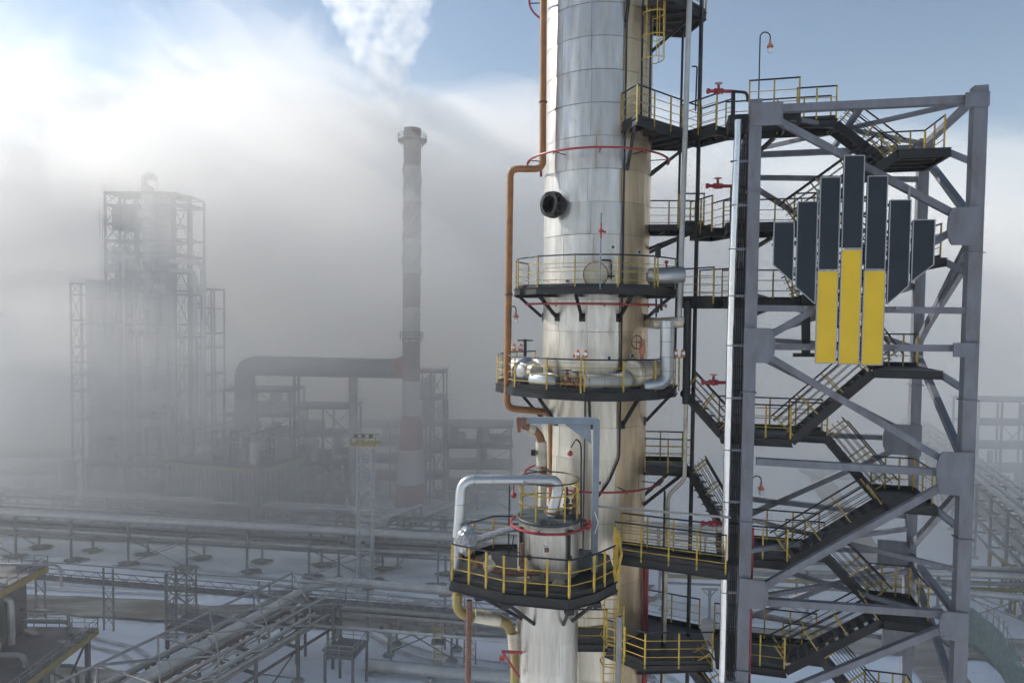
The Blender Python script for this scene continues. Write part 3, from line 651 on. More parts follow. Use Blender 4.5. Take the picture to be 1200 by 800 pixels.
# pipes and valves on the lid
t = thing('lid_valve', 'dark valves and small pipes clustered on the vessel lid', 'valve', (VX + .35, VY, H - 6.15))
for px, py, m_ in ((664, 606, 'dark'), (673, 604, 'rust')):
    b_ = at(px, py, 21.0); b_.z = H - 6.15
    part(t, 'valve_body', add(cyl(b_, b_ + Z * .3, .07, 10), flange(b_ + Z * .12, Z, .12), flange(b_ + Z * .28, Z, .12), ball(b_ + Z * .42, .1, 10, 6), cyl(b_ + Z * .4, b_ + Z * .85, .03, 6)), m_, True)
    handwheel(t, b_ + Z * .62, Z, .12, 'dark')
part(t, 'vent_hook', tube([at(681, 620, 21), at(681, 520, 21), at(675, 513, 21), at(669, 524, 21)], .025, 6, .15), 'rail', True)
part(t, 'sprinkler_head', ball(at(668, 531, 21), .09, 10, 6), 'red', True)
# foil wrapped bundle
bm_c = at(547, 632, 20.4)
g = ball(bm_c, .30, 20, 14, 1.6)
g = ([bm_c + (v - bm_c) * (1 + .28 * noise.noise(v * 6) + .15 * noise.noise(v * 15)) for v in g[0]], g[1])
t = thing('foil_bundle', 'crumpled foil wrapped pipe joint by the railing of the vessel platform', 'pipe insulation', bm_c - Z * .5)
part(t, 'foil_wrap', g, 'foil')
part(t, 'wrapped_arm', tube([bm_c + V((.2, .1, -.05)), at(604, 618, 20.8), pol(165, VR, -6.75, VC)], [.09, .1, .08], 10), 'foil')
part(t, 'cable_loop', tube([at(602, 628, 20.3), at(600, 640, 20.2), at(606, 648, 20.2), at(614, 646, 20.3)], .018, 5, .1), 'rail')
# blue grey davit
t = thing('blue_davit', 'blue grey gallows frame with gusset standing over the vessel', 'davit', V((0, 0, 0)) + at(697, 700, 20.9))
dy = 20.9
p0, p1 = at(699, 492, dy), at(695, 702, dy)
part(t, 'mast', bar(p0, V((p0.x, p0.y, H + zv)), .19, .19), 'blue')
part(t, 'jib', bar(at(606, 492, dy), at(700, 493, dy), .16, .2), 'blue')
gp = [at(662, 497, dy), at(692, 497, dy), at(693, 520, dy)]
part(t, 'gusset_plate', ([v + V((0, k, 0)) for k in (-.02, .02) for v in gp], [(2, 1, 0), (3, 4, 5), (0, 1, 4, 3), (1, 2, 5, 4), (2, 0, 3, 5)]), 'blue')
part(t, 'trolley', add(box(at(611, 494, dy), (.3, .25, .3)), cyl(at(608, 497, dy), at(608, 506, dy), .06, 8)), 'rust')
part(t, 'electric_box', box(at(690, 655, dy + .3), (.42, .2, .55)), 'blue')
part(t, 'post_lamp', tube([at(697, 600, dy - .2), at(701, 612, dy - .2), at(697, 625, dy - .2)], .015, 5), 'white')
# process pipes on the left of the column above the vessel
t = thing('pipe_elbow', 'short rusty pipe elbow with flanges hanging below the valve platform', 'pipe', at(635, 560, 23.2))
part(t, 'elbow_pipe', tube([at(612, 498, 23.3), at(632, 505, 23.3), at(637, 530, 23.3), at(636, 575, 23.3)], .13, 12, .35), 'brown', True)
part(t, 'insulated_joint', add(tube([at(620, 503, 23.3), at(627, 505, 23.3)], .2, 12), tube([at(634, 517, 23.3), at(635, 545, 23.3)], .19, 12)), 'beige', True)
part(t, 'flange', add(flange(at(607, 500, 23.3), (1, .1, 0), .19, .12), flange(at(636, 550, 23.3), Z, .22, .06), flange(at(636, 556, 23.3), Z, .22, .06)), 'shell', True)
part(t, 'black_actuator', box(at(625, 530, 23.2), (.16, .2, .18)), 'black')
part(t, 'lower_pipe', tube([at(636, 556, 23.3), at(635, 640, 23.3)], .14, 12), 'beige', True)
t = thing('feed_pipe', 'rusty pipe and flange running level across the vessel platform', 'pipe', at(600, 660, 20.0))
part(t, 'pipe_run', tube([at(551, 655, 20.2), at(566, 665, 20.0), at(598, 672, 19.9), at(632, 671, 20.0)], .085, 10, .2), 'rust', True)
part(t, 'flange', add(flange(at(558, 659, 20.1), (1, 0, -.3), .2, .1), flange(at(622, 671, 19.95), (1, 0, 0), .16), flange(at(640, 671, 20.0), (1, 0, 0), .14, .1)), 'rust', True)
part(t, 'valve_body', add(ball(at(573, 662, 20.0), .2, 10, 6), cyl(at(573, 662, 20.0), at(574, 650, 20.0), .05, 6)), 'beige', True)
part(t, 'standpipe', tube([at(612, 636, 20.2), at(612, 672, 20.1)], .07, 8), 'rust', True)
# yellow elbow below the platform at the outer end
t = thing('yellow_elbow', 'yellow brown wrapped elbow pipe passing under the vessel platform', 'pipe', at(570, 720, 20.6))
part(t, 'pipe_run', tube([at(536, 695, 20.6), at(536, 718, 20.6), at(596, 728, 20.8), at(604, 760, 20.8), at(604, 830, 20.8)], .15, 14, .35, seg=7), 'byellow', True)
part(t, 'wrap', add(tube([at(556, 721, 20.64), at(586, 726, 20.76)], .2, 14), tube([at(602, 740, 20.8), at(604, 762, 20.8)], .21, 14)), 'beige', True)
vpipe('rust_post', 'rust red post under the outer corner of the vessel platform', [(550, 703, 20.3), (547, 905, 20.3)], .085, 'rust', 12)
t = thing('red_valve_arm', 'small red bracket and valve on the lower pipes beside the vessel', 'valve', at(600, 770, 20.3))
part(t, 'bracket', add(bar(at(588, 763, 20.2), at(612, 764, 20.4), .07), bar(at(590, 765, 20.2), at(608, 792, 20.4), .07), box(at(588, 771, 20.2), (.14, .14, .12))), 'red')
# yellow caged ladder on the lower side between vessel and column
t = thing('caged_ladder', 'yellow caged ladder below the walkway between vessel and column', 'ladder', at(722, 800, 21.2))
lb = at(716, 740, 21.4)
for k in (-1, 1): part(t, 'stile', bar(V((lb.x + .22 * k, lb.y, H - 14)), V((lb.x + .22 * k, lb.y, H - 8.0)), .05, .06), 'yellow')
for i in range(18): part(t, 'rung', cyl(V((lb.x - .22, lb.y, H - 13.8 + i * .3)), V((lb.x + .22, lb.y, H - 13.8 + i * .3)), .014, 5), 'dyellow')
for i in range(6):
    c_ = V((lb.x, lb.y, H - 13.4 + i * .85)); part(t, 'hoop', tube([c_ + V((-.22, 0, 0)), c_ + V((-.38, -.2, 0)), c_ + V((-.3, -.6, 0)), c_ + V((0, -.72, 0)), c_ + V((.3, -.6, 0)), c_ + V((.38, -.2, 0)), c_ + V((.22, 0, 0))], .018, 5, .12), 'yellow')
for dx, dyy in ((-.3, -.6), (0, -.72), (.3, -.6)): part(t, 'cage_strap', bar(V((lb.x + dx, lb.y + dyy, H - 13.4)), V((lb.x + dx, lb.y + dyy, H - 8.9)), .03, .012), 'yellow')
vpipe('support_post', 'galvanised post under the walkway corner beside the yellow ladder', [(726, 722, 19.9), (722, 905, 19.9)], .09, 'bsteel2', 4, 0, False)
# small platform with yellow rails low between vessel and column
plate_platform('small low platform with yellow rails beside the vessel', [(1.9, 22.3), (2.0, 21.3), (3.1, 21.3), (3.2, 22.6)], -10.4, [[(2.0, 21.3), (3.1, 21.3)]], post='yellow', mid='yellow', group='platforms round the tall column')
# ================================================================== grey steel stair tower with the sign
TU = V((6.08, -1.5, 0)).normalized(); TV = V((-TU.y, TU.x, 0)); TO = V((7.67, 22.0, 0)); TW, TD = 6.27, 4.75
def T(u, v, h): return TO + TU * u + TV * v + Z * (H + h)
def onp(px, py, v):
    """photo point on the plane v = const of the tower -> (u, h)"""
    d = ray(px, py); o_ = V((0, 0, H)); n = TV; k = ((TO + TV * v - o_).dot(n)) / d.dot(n); p = o_ + d * k
    return (p - TO).dot(TU), p.z - H
tw = thing('stair_tower', 'tall grey steel truss tower with bolted corner plates carrying the sign', 'tower', TO)
LEG = .37; TOP = 6.9
for u, v in ((0, 0), (TW, 0), (0, TD), (TW, TD)):
    b_ = T(u, v, 0); w = LEG if v == 0 else LEG * .92
    a0, a1 = V((b_.x, b_.y, .02)), V((b_.x, b_.y, H + TOP - (.0 if v == 0 else .35)))
    g_ = bar(a0, a1, w, w, TV)
    lg = part(tw, 'leg', g_, 'truss')
    part(lg, 'base_plate', box((b_.x, b_.y, .03), (.8, .8, .06)), 'truss')
    for hh_ in (2.0 if u else 4.0, -2.4, -6.6, -11.5):
        part(lg, 'splice_flange', box((b_.x, b_.y, H + hh_), (w + .1, w + .1, .035), math.atan2(TU.y, TU.x)), 'truss')
def member(a, b, w=.2, h=.2, m='truss', nm='brace'):
    return part(tw, nm, ibeam(a, b, w, h, TV, .03) if nm == 'brace_i' else bar(a, b, w, h, TV), m)
def fm(x0, y0, x1, y1, w=.21, h=.2, v=0, nm='brace'):
    a, b = onp(x0, y0, v), onp(x1, y1, v)
    p_, q_ = T(a[0], v, a[1]), T(b[0], v, b[1]); o = member(p_, q_, w, h, 'truss', nm); d_ = (q_ - p_).normalized(); n_ = d_.cross(TV).normalized()
    part(o, 'bolt_row', add(*[cyl(e + d_ * s_ * (.35 + .11 * k) + n_ * j * w * .28 - TV * (w * .5 + .0), e + d_ * s_ * (.35 + .11 * k) + n_ * j * w * .28 - TV * (w * .5 + .025), .02, 6) for e, s_ in ((p_, 1), (q_, -1)) for k in range(5) for j in (-1, 1)]), 'trussd')
    return o
def plate(u0, u1, h0, h1, v, side=0, cut=.0, nb=7):
    """bolted gusset plate; side +1: its far edge is rounded towards +u, -1 towards -u"""
    th = .035
    um, hm, ru, rh = (u0 + u1) / 2, (h0 + h1) / 2, abs(u1 - u0), (h1 - h0) / 2
    if side > 0: pts = [(u0, h0)] + [(u1 - .22 * ru * (1 - math.cos(a_)), hm + rh * math.sin(a_)) for a_ in [R(-75 + 25 * k) for k in range(7)]] + [(u0, h1)]
    elif side < 0: pts = [(u1, h1)] + [(u0 + .22 * ru * (1 - math.cos(a_)), hm + rh * math.sin(a_)) for a_ in [R(75 - 25 * k) for k in range(7)]] + [(u1, h0)]
    else: pts = [(u0, h0), (u1, h0), (u1, h1), (u0, h1)]
    n = len(pts)
    vs_ = [T(a, v - th, b) for a, b in pts] + [T(a, v + th, b) for a, b in pts]
    fs = [tuple(range(n)), tuple(range(n, 2 * n))[::-1]] + [(i, n + i, n + (i + 1) % n, (i + 1) % n) for i in range(n)]
    g_ = part(tw, 'gusset_plate', (vs_, fs), 'truss')
    if nb:
        for k in range(nb):
            if side: hh_ = hm + rh * .8 * (2 * k / (nb - 1) - 1); uu = (u1 - .07 if side > 0 else u0 + .07) - side * .22 * ru * (1 - math.cos(math.asin(max(-1, min(1, (hh_ - hm) / rh))))) * 1.0
            else: hh_ = h0 + (h1 - h0) * (k + .5) / nb; uu = u1 - .06
            part(g_, 'bolt', cyl(T(uu, v - th, hh_), T(uu, v - th - .03, hh_), .024, 6), 'trussd')
FV = -.24   # plane of the front gussets, proud of the legs
def fplate(x0, y0, x1, y1, side): a, b = onp(x0, y1, FV), onp(x1, y0, FV); plate(a[0], b[0], a[1], b[1], FV, side)
# front face
fm(890, 129, 1140, 117, .24, .26, 0, 'top_beam')
fm(910, 141, 1116, 250)
fm(1118, 270, 893, 398)
fm(886, 361, 1130, 364, .2, .18, 0, 'cross_beam')
fm(890, 406, 1132, 408, .2, .2, 0, 'cross_beam')
fm(900, 417, 1106, 539)
fm(886, 540, 1110, 553.5, .22, .22, 0, 'cross_beam')
fm(1108, 567, 895, 686)
fm(890, 703.5, 1105, 718.5, .22, .22, 0, 'cross_beam')
fm(1105, 735, 880, 826)
fm(880, 826, 1100, 945)
fplate(880, 119, 918, 148, 0); fplate(1131, 107, 1160, 126, 0)
fplate(1109, 242, 1150, 288, -1); fplate(871, 384, 909, 425, 1); fplate(1117, 402, 1147, 418, 0)
fplate(1096, 530, 1140, 579, -1); fplate(866, 680, 901, 711, 1); fplate(1100, 718, 1134, 748, -1); fplate(862, 805, 897, 845, 1)
h_ = -15.4
while h_ > -H + 6:   # same bays down to the ground, under the picture
    member(T(.2, 0, h_), T(TW - .2, 0, h_ - 3.6)); member(T(TW - .2, 0, h_ - 3.6), T(.2, 0, h_ - 7.2)); member(T(.18, 0, h_ - .1), T(TW - .18, 0, h_ - .1), .2, .2, 'truss', 'cross_beam')
    for u in (0, TW):
        a, b = (0, TD) if (u == 0) else (TD, 0)
        member(T(u, .2, h_), T(u, TD - .2, h_ - 3.6)); member(T(u, TD - .2, h_ - 3.6), T(u, .2, h_ - 7.2)); member(T(u, .18, h_ - .1), T(u, TD - .18, h_ - .1), .2, .2, 'truss', 'cross_beam')
    member(T(.2, TD, h_), T(TW - .2, TD, h_ - 3.6)); member(T(.18, TD, h_ - .1), T(TW - .18, TD, h_ - .1), .2, .2, 'truss', 'cross_beam')
    h_ -= 7.3
# right side face
for a, b in (((0, 6.68), (TD, 6.3)), ((.0, 2.9), (TD, 6.0)), ((0, 2.6), (TD, -1.0)), ((TD, -1.2), (0, -4.4)), ((0, -5.0), (TD, -8.5)), ((TD, -8.7), (0, -9.1)), ((TD, -8.9), (0, -11.6))):
    member(T(TW, a[0], a[1]), T(TW, b[0], b[1]), .2, .19)
member(T(TW, 0, 2.8), T(TW, TD, 2.8), .18, .18, 'truss', 'cross_beam'); member(T(TW, 0, 2.0), T(TW, TD, -.9), .16, .16)
# left side face
for a, b in (((0, 6.68), (TD, 6.3)), ((0, 6.4), (TD, 2.8)), ((TD, 2.6), (0, -.8)), ((0, -1.2), (TD, -4.8)), ((TD, -5), (0, -8.7)), ((0, -9), (TD, -12.6))):
    member(T(0, a[0], a[1]), T(0, b[0], b[1]), .2, .19)
# back face
BH = 6.35
member(T(.1, TD, BH - .1), T(TW - .1, TD, BH - .1), .2, .22, 'truss', 'cross_beam')
for a, b in (((.1, 5.4), (TW, 5.1)), ((.1, -.8), (TW, -1.1)), ((.1, -4.45), (TW, -4.4)), ((.1, -7.05), (TW, -7.3)), ((.1, -9.0), (TW, -8.6)), ((.1, -11.6), (TW, -12.0))):
    member(T(a[0], TD, a[1]), T(b[0], TD, b[1]), .18, .18, 'truss', 'cross_beam')
for a, b in (((.2, 5.2), (TW - .2, 1.2)), ((TW - .2, -4.6), (.2, -7.9)), ((.2, -1.2), (TW - .2, -4.2)), ((TW - .2, -8.8), (.2, -12.0)), ((.2, 1.0), (TW - .2, -1.0)), ((TW - .2, 1.2), (.2, -.9))):
    member(T(a[0], TD, a[1]), T(b[0], TD, b[1]), .19, .18)
plate(TW - 1.1, TW + .2, -5.0, -3.85, TD - .2, -1); plate(TW - 1.15, TW + .15, -9.1, -8.2, TD - .2, 0); plate(TW - .9, TW + .2, -12.5, -11.4, TD - .2, 0); plate(TW - .3, TW + .3, 5.9, 6.4, TD - .2, 0, 0, 0)
# plan bracing at the top and at two lower levels
for hh_ in (6.55, -7.6, -9.2):
    member(T(.15, .1, hh_), T(TW - .15, TD - .1, hh_ - .15), .14, .14, 'truss', 'plan_brace'); member(T(TW - .15, .1, hh_ - .02), T(.15, TD - .1, hh_ - .18), .14, .12, 'truss', 'plan_brace')
member(T(TW * .5, .05, 6.6), T(TW * .5, TD, 6.2), .16, .16, 'truss', 'plan_beam')

# ---- landings and flights inside
FL0, FL1 = .55, 1.4     # descending towards the column, near side
BK0, BK1 = 1.75, 2.6    # descending away from the column, far side
LH = [6.6, 3.1, .6, -3.95, -8.0, -11.6]
RH = [5.25, 1.9, -1.6, -5.85, -9.6, -13.4]
Lname = ['top', 'second', 'third', 'fourth', 'fifth', 'lowest']
LU1, RU0 = 2.72, 4.3
words_l = ['beside the lamp at the top of the grey tower', 'behind the highest black panels of the sign', 'level with the manhole platform, behind the sign', 'just below the yellow panels of the sign', 'level with the vessel walkway', 'lowest on the column side of the tower']
words_r = ['under the top beam of the grey tower', 'hidden behind the middle of the sign', 'at the foot of the yellow sign panels', 'halfway down beside the big right gusset', 'above the lowest bolted gusset', 'lowest on the outer side of the tower']
words_r[3] = 'halfway down on the outer side of the tower'
for i, hh_ in enumerate(LH):
    top = i == 0
    t = thing('stair_landing', 'dark stair landing ' + words_l[i], 'landing', T(1, 1.5, hh_), 'landings of the grey tower')
    u0 = -.75; u1 = LU1
    deck(t, [T(u0, FL0 - .1, hh_)[:2], T(u1 - 1.3, FL0 - .1, hh_)[:2], T(u1 - 1.3, FL1 + .15, hh_)[:2], T(u1, FL1 + .15, hh_)[:2], T(u1, BK1 + .1, hh_)[:2], T(u0, BK1 + .1, hh_)[:2]], H + hh_, edge=.26, joists=.8)
    if i in (3, 4, 5, 0):
        railing(t, [T(u0 + .6, FL0 - .05, hh_), T(u1 - 1.35, FL0 - .05, hh_)], 1.1, 'yellow' if i > 2 else 'dyellow', 'rail', 'dyellow', 2, .75)
    railing(t, [T(u0, BK1 + .05, hh_), T(u1, BK1 + .05, hh_)], 1.1, 'yellow' if i in (0, 4, 5) else 'dyellow', 'rail', 'rail', 2, .95)
    railing(t, [T(u1 - 1.25, FL1 + .2, hh_), T(u1 - .03, FL1 + .2, hh_)], 1.1, 'yellow', 'rail', 'dyellow', 2, .6)
    part(t, 'bracket', ibeam(T(0.25, TD - .2, hh_ - .6), T(.9, BK1, hh_ - .25), .12, .12), 'dark')
for i, hh_ in enumerate(RH):
    t = thing('stair_landing', 'dark stair landing ' + words_r[i], 'landing', T(5, 1.5, hh_), 'landings of the grey tower')
    u0, u1 = RU0, TW - .55
    uu = u0 - .5 if i in (2,) else u0
    deck(t, [T(uu, FL0 - .1, hh_)[:2], T(u1, FL0 - .1, hh_)[:2], T(u1, BK1 + .1, hh_)[:2], T(u0, BK1 + .1, hh_)[:2]], H + hh_, edge=.26, joists=.6)
    part(t, 'bracket', ibeam(T(u1, FL0, hh_ - .12), T(TW - .12, .25, hh_ - .45), .13, .2), 'trussd')
    part(t, 'bracket', ibeam(T(u1, BK1, hh_ - .12), T(TW - .12, TD - .3, hh_ + .25 if i == 0 else hh_ - .4), .13, .2), 'trussd')
    railing(t, [T(u0 + .05, BK1 + .05, hh_), T(u1 - .05, BK1 + .05, hh_)], 1.1, 'dyellow', 'rail', 'dyellow', 2, .5)
    if i != 2: railing(t, [T(u1 - .05, FL0 + .3, hh_), T(u1 - .05, BK1, hh_)], 1.1, 'yellow', 'rail', 'dyellow', 2, .8)
ordl = ['highest', 'second highest', 'third', 'fourth', 'fifth', 'lowest']
for i in range(6):
    stair('stair_flight', 'dark stair flight descending away from the column, %s of its side' % ordl[i], T(LU1, (BK0 + BK1) / 2, LH[i]), T(RU0, (BK0 + BK1) / 2, RH[i]), .8, TV)
    if i < 5:
        stair('stair_flight', 'dark stair flight descending towards the column, %s of its side' % ordl[i], T(RU0 - (.5 if i == 2 else 0), (FL0 + FL1) / 2, RH[i]), T(LU1 - 1.3, (FL0 + FL1) / 2, LH[i + 1]), .8, TV)
# ---- walkways from the landings to the column platforms
def walkway(label, a, b, w, h, post='dyellow', mid='dyellow', front=True, back=True, mids=3, edge=.3):
    a, b = V((a[0], a[1], H + h)), V((b[0], b[1], H + h)); d = (b - a).normalized(); s_ = V((-d.y, d.x, 0)) * w / 2
    t = thing('walkway', label, 'walkway', a, 'walkways between column and tower')
    deck(t, [(a - s_)[:2], (b - s_)[:2], (b + s_)[:2], (a + s_)[:2]], H + h, edge=edge, joists=.8)
    if front: railing(t, [a - s_, b - s_], 1.12, post, 'rail', mid, mids, 1.0)
    if back: railing(t, [a + s_, b + s_], 1.12, post, 'rail', mid, mids, 1.0)
    return t
walkway('dark walkway joining the upper corner platform to the top of the tower', (6.5, 25.5), T(-.8, 2.0, 0)[:2], .9, 6.6)
walkway('narrow dark walkway joining the short column platform to the tower', (6.95, 25.4), T(-.8, 1.8, 0)[:2], .9, 3.1)
walkway('narrow dark walkway stepping from the manhole platform to the tower', (6.5, 24.9), T(-.8, 1.6, 0)[:2], .9, .6)
walkway('long dark walkway with yellow posts from the vessel platform to the tower', (3.7, 23.0), (7.0, 21.72), 1.1, -7.95, 'yellow', 'dyellow', mids=4)
# stair links
stair('link_stair', 'steep dark stair from the valve platform down to the tower', pol(-20, 3.2, -2.6) + V((.1, 0, 0)), T(-.75, 1.6, -3.95), .75, TV, group='link stairs between column and tower', post='dyellow')
stair('link_stair', 'steep dark stair from the small column platform down to the tower', V((6.65, 25.0, H - 5.6)), T(-.75, 1.9, -8.0) + V((0, 0, .9)), .75, TV, group='link stairs between column and tower', post='dyellow')
stair('link_stair', 'yellow railed stair dropping from the lowest platform beside the tower', V((6.2, 23.2, H - 11.75)), V((7.6, 22.9, H - 13.6)), .75, TV, group='link stairs between column and tower', post='yellow', mid='dyellow')
t = thing('level_pipe', 'thin level pipe crossing from the vessel to the grey tower', 'pipe', at(700, 593, 21.3))
part(t, 'pipe_run', tube([at(700, 593, 21.3), at(856, 606, 21.6)], .04, 8), 'bsteel2')
# bright vertical pipe beside the near tower leg
t = thing('bright_pipe', 'shiny steel pipe standing along the near leg of the tower', 'pipe', T(-.55, -.1, -H))
pu, ph = onp(867, 135, -.1)
part(t, 'pipe_run', tube([T(-.52, -.05, 6.3), T(-.6, -.05, 1), T(-.62, -.05, -5), T(-.62, -.05, -H + .3)], .115, 16), 'bright', True)
for hh_ in (5, 3.6, 2.2, .7, -.9, -2.6, -4.3, -6.0, -9.0, -12.0):
    part(t, 'standoff', bar(T(-.6, -.05, hh_), T(-.15, .0, hh_), .06, .07), 'truss')
    part(t, 'collar', torus(T(-.6, -.05, hh_), .125, .02, Z, 14, 5), 'shell')
t = thing('cable_tray', 'dark vertical cable tray between the shiny pipe and the tower leg', 'cable tray', T(-.33, .35, -14))
for k in (-.12, .12): part(t, 'tray_side', bar(T(-.33 + k, .35, -15), T(-.33 + k, .35, 6.0), .03, .1, TV), 'dark')
for k in range(3): part(t, 'cable', tube([T(-.39 + .06 * k, .36, -15), T(-.39 + .06 * k, .36, 5.9)], .024, 6), 'black')
for k in range(26): part(t, 'tray_rung', bar(T(-.45, .4, 5.6 - .8 * k), T(-.21, .4, 5.6 - .8 * k), .03, .05), 'dark')
t = thing('fire_main', 'dark and red fire main rising inside the near leg of the tower', 'pipe', T(.28, .3, -15))
part(t, 'upper_pipe', tube([T(-.12, .45, 6.2), T(-.12, .45, -6.5)], .075, 10), 'dark', True)
part(t, 'red_pipe', tube([T(.26, .3, -6.9), T(.26, .3, -15.5)], .05, 10), 'red', True)
# red hydrant valves on dark standpipes
for lb, px, py, Y, zb in (('red hydrant valve highest, over the upper walkway', 842, 107, 23.4, 6.6), ('red hydrant valve second from the top, over the narrow walkway', 841, 218, 23.4, 3.1), ('red hydrant valve beside the steep stair from the valve platform', 836, 448, 22.6, -3.9), ('lowest red hydrant valve, above the long walkway', 836, 613, 22.3, -7.9)):
    c_ = at(px, py, Y); t = thing('hydrant_valve', lb, 'hydrant', V((c_.x + .45, c_.y, H + zb)), 'red hydrant valves')
    part(t, 'valve_body', add(tube([c_ - V((.35, 0, 0)), c_ + V((.5, 0, 0))], .055, 10), flange(c_ - V((.35, 0, 0)), (1, 0, 0), .09, .08), flange(c_ + V((.12, 0, 0)), (1, 0, 0), .1, .04), flange(c_ - V((.12, 0, 0)), (1, 0, 0), .1, .04), ball(c_, .11, 10, 6), cyl(c_, c_ + Z * .22, .045, 8)), 'red', True)
    handwheel(t, c_ + Z * .26, Z, .12, 'red')
    part(t, 'standpipe', add(tube([c_ + V((.45, 0, 0)), c_ + V((1.0, 0.1, 0)), c_ + V((1.05, .15, -.3))], .05, 8, .15), bar(c_ + V((.5, 0, 0)), V((c_.x + .5, c_.y, H + zb)), .11)), 'dark')

# ---- the sign: seven tall box panels, three of them yellow below
sg = thing('panel_sign', 'stepped sign of seven black panels with three yellow panels below', 'sign', T(3, -.45, -1.6))
SV = -.48
def spx(x, y): return onp(x, y, SV)
def panel(nm, pts, m, edge='signe', depth=.16):
    """pts: photo corners of the front face, clockwise from the upper corner on the column side"""
    q = [spx(*p) for p in pts]; n = len(q)
    q[0] = (q[-1][0], q[0][1]); q[1] = (q[2][0], q[1][1])
    body = [T(a, SV, b) for a, b in q] + [T(a, SV + depth, b) for a, b in q]
    o = part(sg, nm, (body, [tuple(range(n))[::-1], tuple(range(n, 2 * n))] + [(i, (i + 1) % n, n + (i + 1) % n, n + i) for i in range(n)]), m)
    # raised rim
    c_ = (sum(a for a, b in q) / n, sum(b for a, b in q) / n)
    for i in range(n):
        a, b = q[i], q[(i + 1) % n]
        part(o, 'rim', bar(T(a[0], SV - .004, a[1]), T(b[0], SV - .004, b[1]), .028, .02, TV), edge)
    return o
panel('black_panel', [(906.6, 260.5), (929.4, 260.5), (929, 331), (906, 310)], 'signd')
panel('black_panel', [(934, 236.5), (957, 236.2), (955, 356), (932.5, 336)], 'signd')
panel('black_panel', [(960.5, 208), (984, 207.6), (982, 316), (959, 316)], 'signd')
panel('black_panel', [(989, 182.5), (1013.5, 182.2), (1010, 291), (986.5, 291)], 'signd')
panel('black_panel', [(1017, 206.5), (1041, 206.2), (1037, 315.5), (1014, 315.5)], 'signd')
panel('black_panel', [(1043.5, 234.5), (1067.5, 234.2), (1064.5, 335), (1039.5, 356.5)], 'signd')
panel('black_panel', [(1070.5, 257.8), (1095, 257.4), (1094, 310), (1068, 330)], 'signd')
panel('yellow_panel', [(958, 317.5), (982, 317.5), (979, 425.5), (955.5, 425.5)], 'signy')
panel('yellow_panel', [(986.5, 292.5), (1010, 292.5), (1006, 426.5), (982.5, 426.5)], 'signy')
panel('yellow_panel', [(1014, 317), (1037.5, 317), (1034, 427.5), (1009.5, 427.5)], 'signy')
for hh_ in (2.3, 3.6, .35, -.95):
    a, b = spx(905 if 2 < hh_ < 3 else 957, 300)[0], spx(1093 if 2 < hh_ < 3 else 1036, 300)[0]
    part(sg, 'carrier_rail', bar(T(a, SV + .2, hh_), T(b, SV + .2, hh_), .07, .08, TV), 'bsteel2')
for x in (945, 971, 998, 1026, 1053):
    a = spx(x + 13, 300)[0]; part(sg, 'carrier_post', bar(T(a, SV + .24, -1.4 if 950 < x < 1040 else 1.2), T(a, SV + .24, 4.0), .06, .06, TV), 'bsteel2')
for u, hh_ in ((1.6, .35), (4.2, .35), (1.6, -.95), (4.2, -.95)): part(sg, 'standoff', bar(T(u, SV + .2, hh_), T(u, -.05, hh_), .08, .08), 'bsteel2')
for x, y0, y1 in ((931, 265, 330), (958.5, 240, 345), (985.5, 212, 425), (1013, 212, 425), (1041, 240, 345), (1069, 262, 325)):
    y = y0
    while y < y1:
        a = spx(x - (y - 300) * .028 if x > 960 else x - (y - 300) * .02, y); part(sg, 'link_clip', bar(T(a[0] - .06, SV + .06, a[1]), T(a[0] + .06, SV + .06, a[1]), .08, .07, TV), 'dark'); y += 19
# dark steel frame behind the sign
for a, b in (((945, 345), (945, 416)), ((930, 405), (958, 405)), ((930, 416), (958, 416))):
    p_, q_ = onp(*a, .2), onp(*b, .2); part(sg, 'rear_frame', bar(T(p_[0], .3, p_[1]), T(q_[0], .3, q_[1]), .25 if a[0] == b[0] else .12, .12, TV), 'dark')
# ================================================================== background plant
# ---- chimney
p = gnd(481, 607); CHX, CHY = p.x, p.y
k_ = CHY / 800
ch = thing('chimney', 'tall red and white banded chimney with a ringed top rising from the fog', 'chimney', (CHX, CHY, 0))
def zpx(py, Y, px=481): return at(px, py, Y).z
bands = [605, 565, 525, 486, 446, 400, 360, 320, 280, 237, 195, 151]
def chr_(z):
    if z < zpx(487, CHY): return 3.45 - 1.1 * z / zpx(487, CHY)
    zt = zpx(151, CHY); f_ = (z - zpx(487, CHY)) / (zt - zpx(487, CHY)); return 1.95 - .1 * f_
for i in range(len(bands) - 1):
    z0, z1 = max(0, zpx(bands[i], CHY)), zpx(bands[i + 1], CHY); c_ = [z0 + (z1 - z0 - .02) * k / 3 for k in range(4)]
    top = i == len(bands) - 2
    prof = [(chr_(z + .02), z) for z in c_] + ([(chr_(z1) * .8, z1 - .02), (chr_(z1) * .8, z1 - 2)] if top else [])
    part(ch, 'band', lathe((CHX, CHY, 0), prof, 32), ('chred' if i % 2 == 0 else 'chwht') if i < 4 else ('chup1' if i % 2 == 0 else 'chup2'), True)
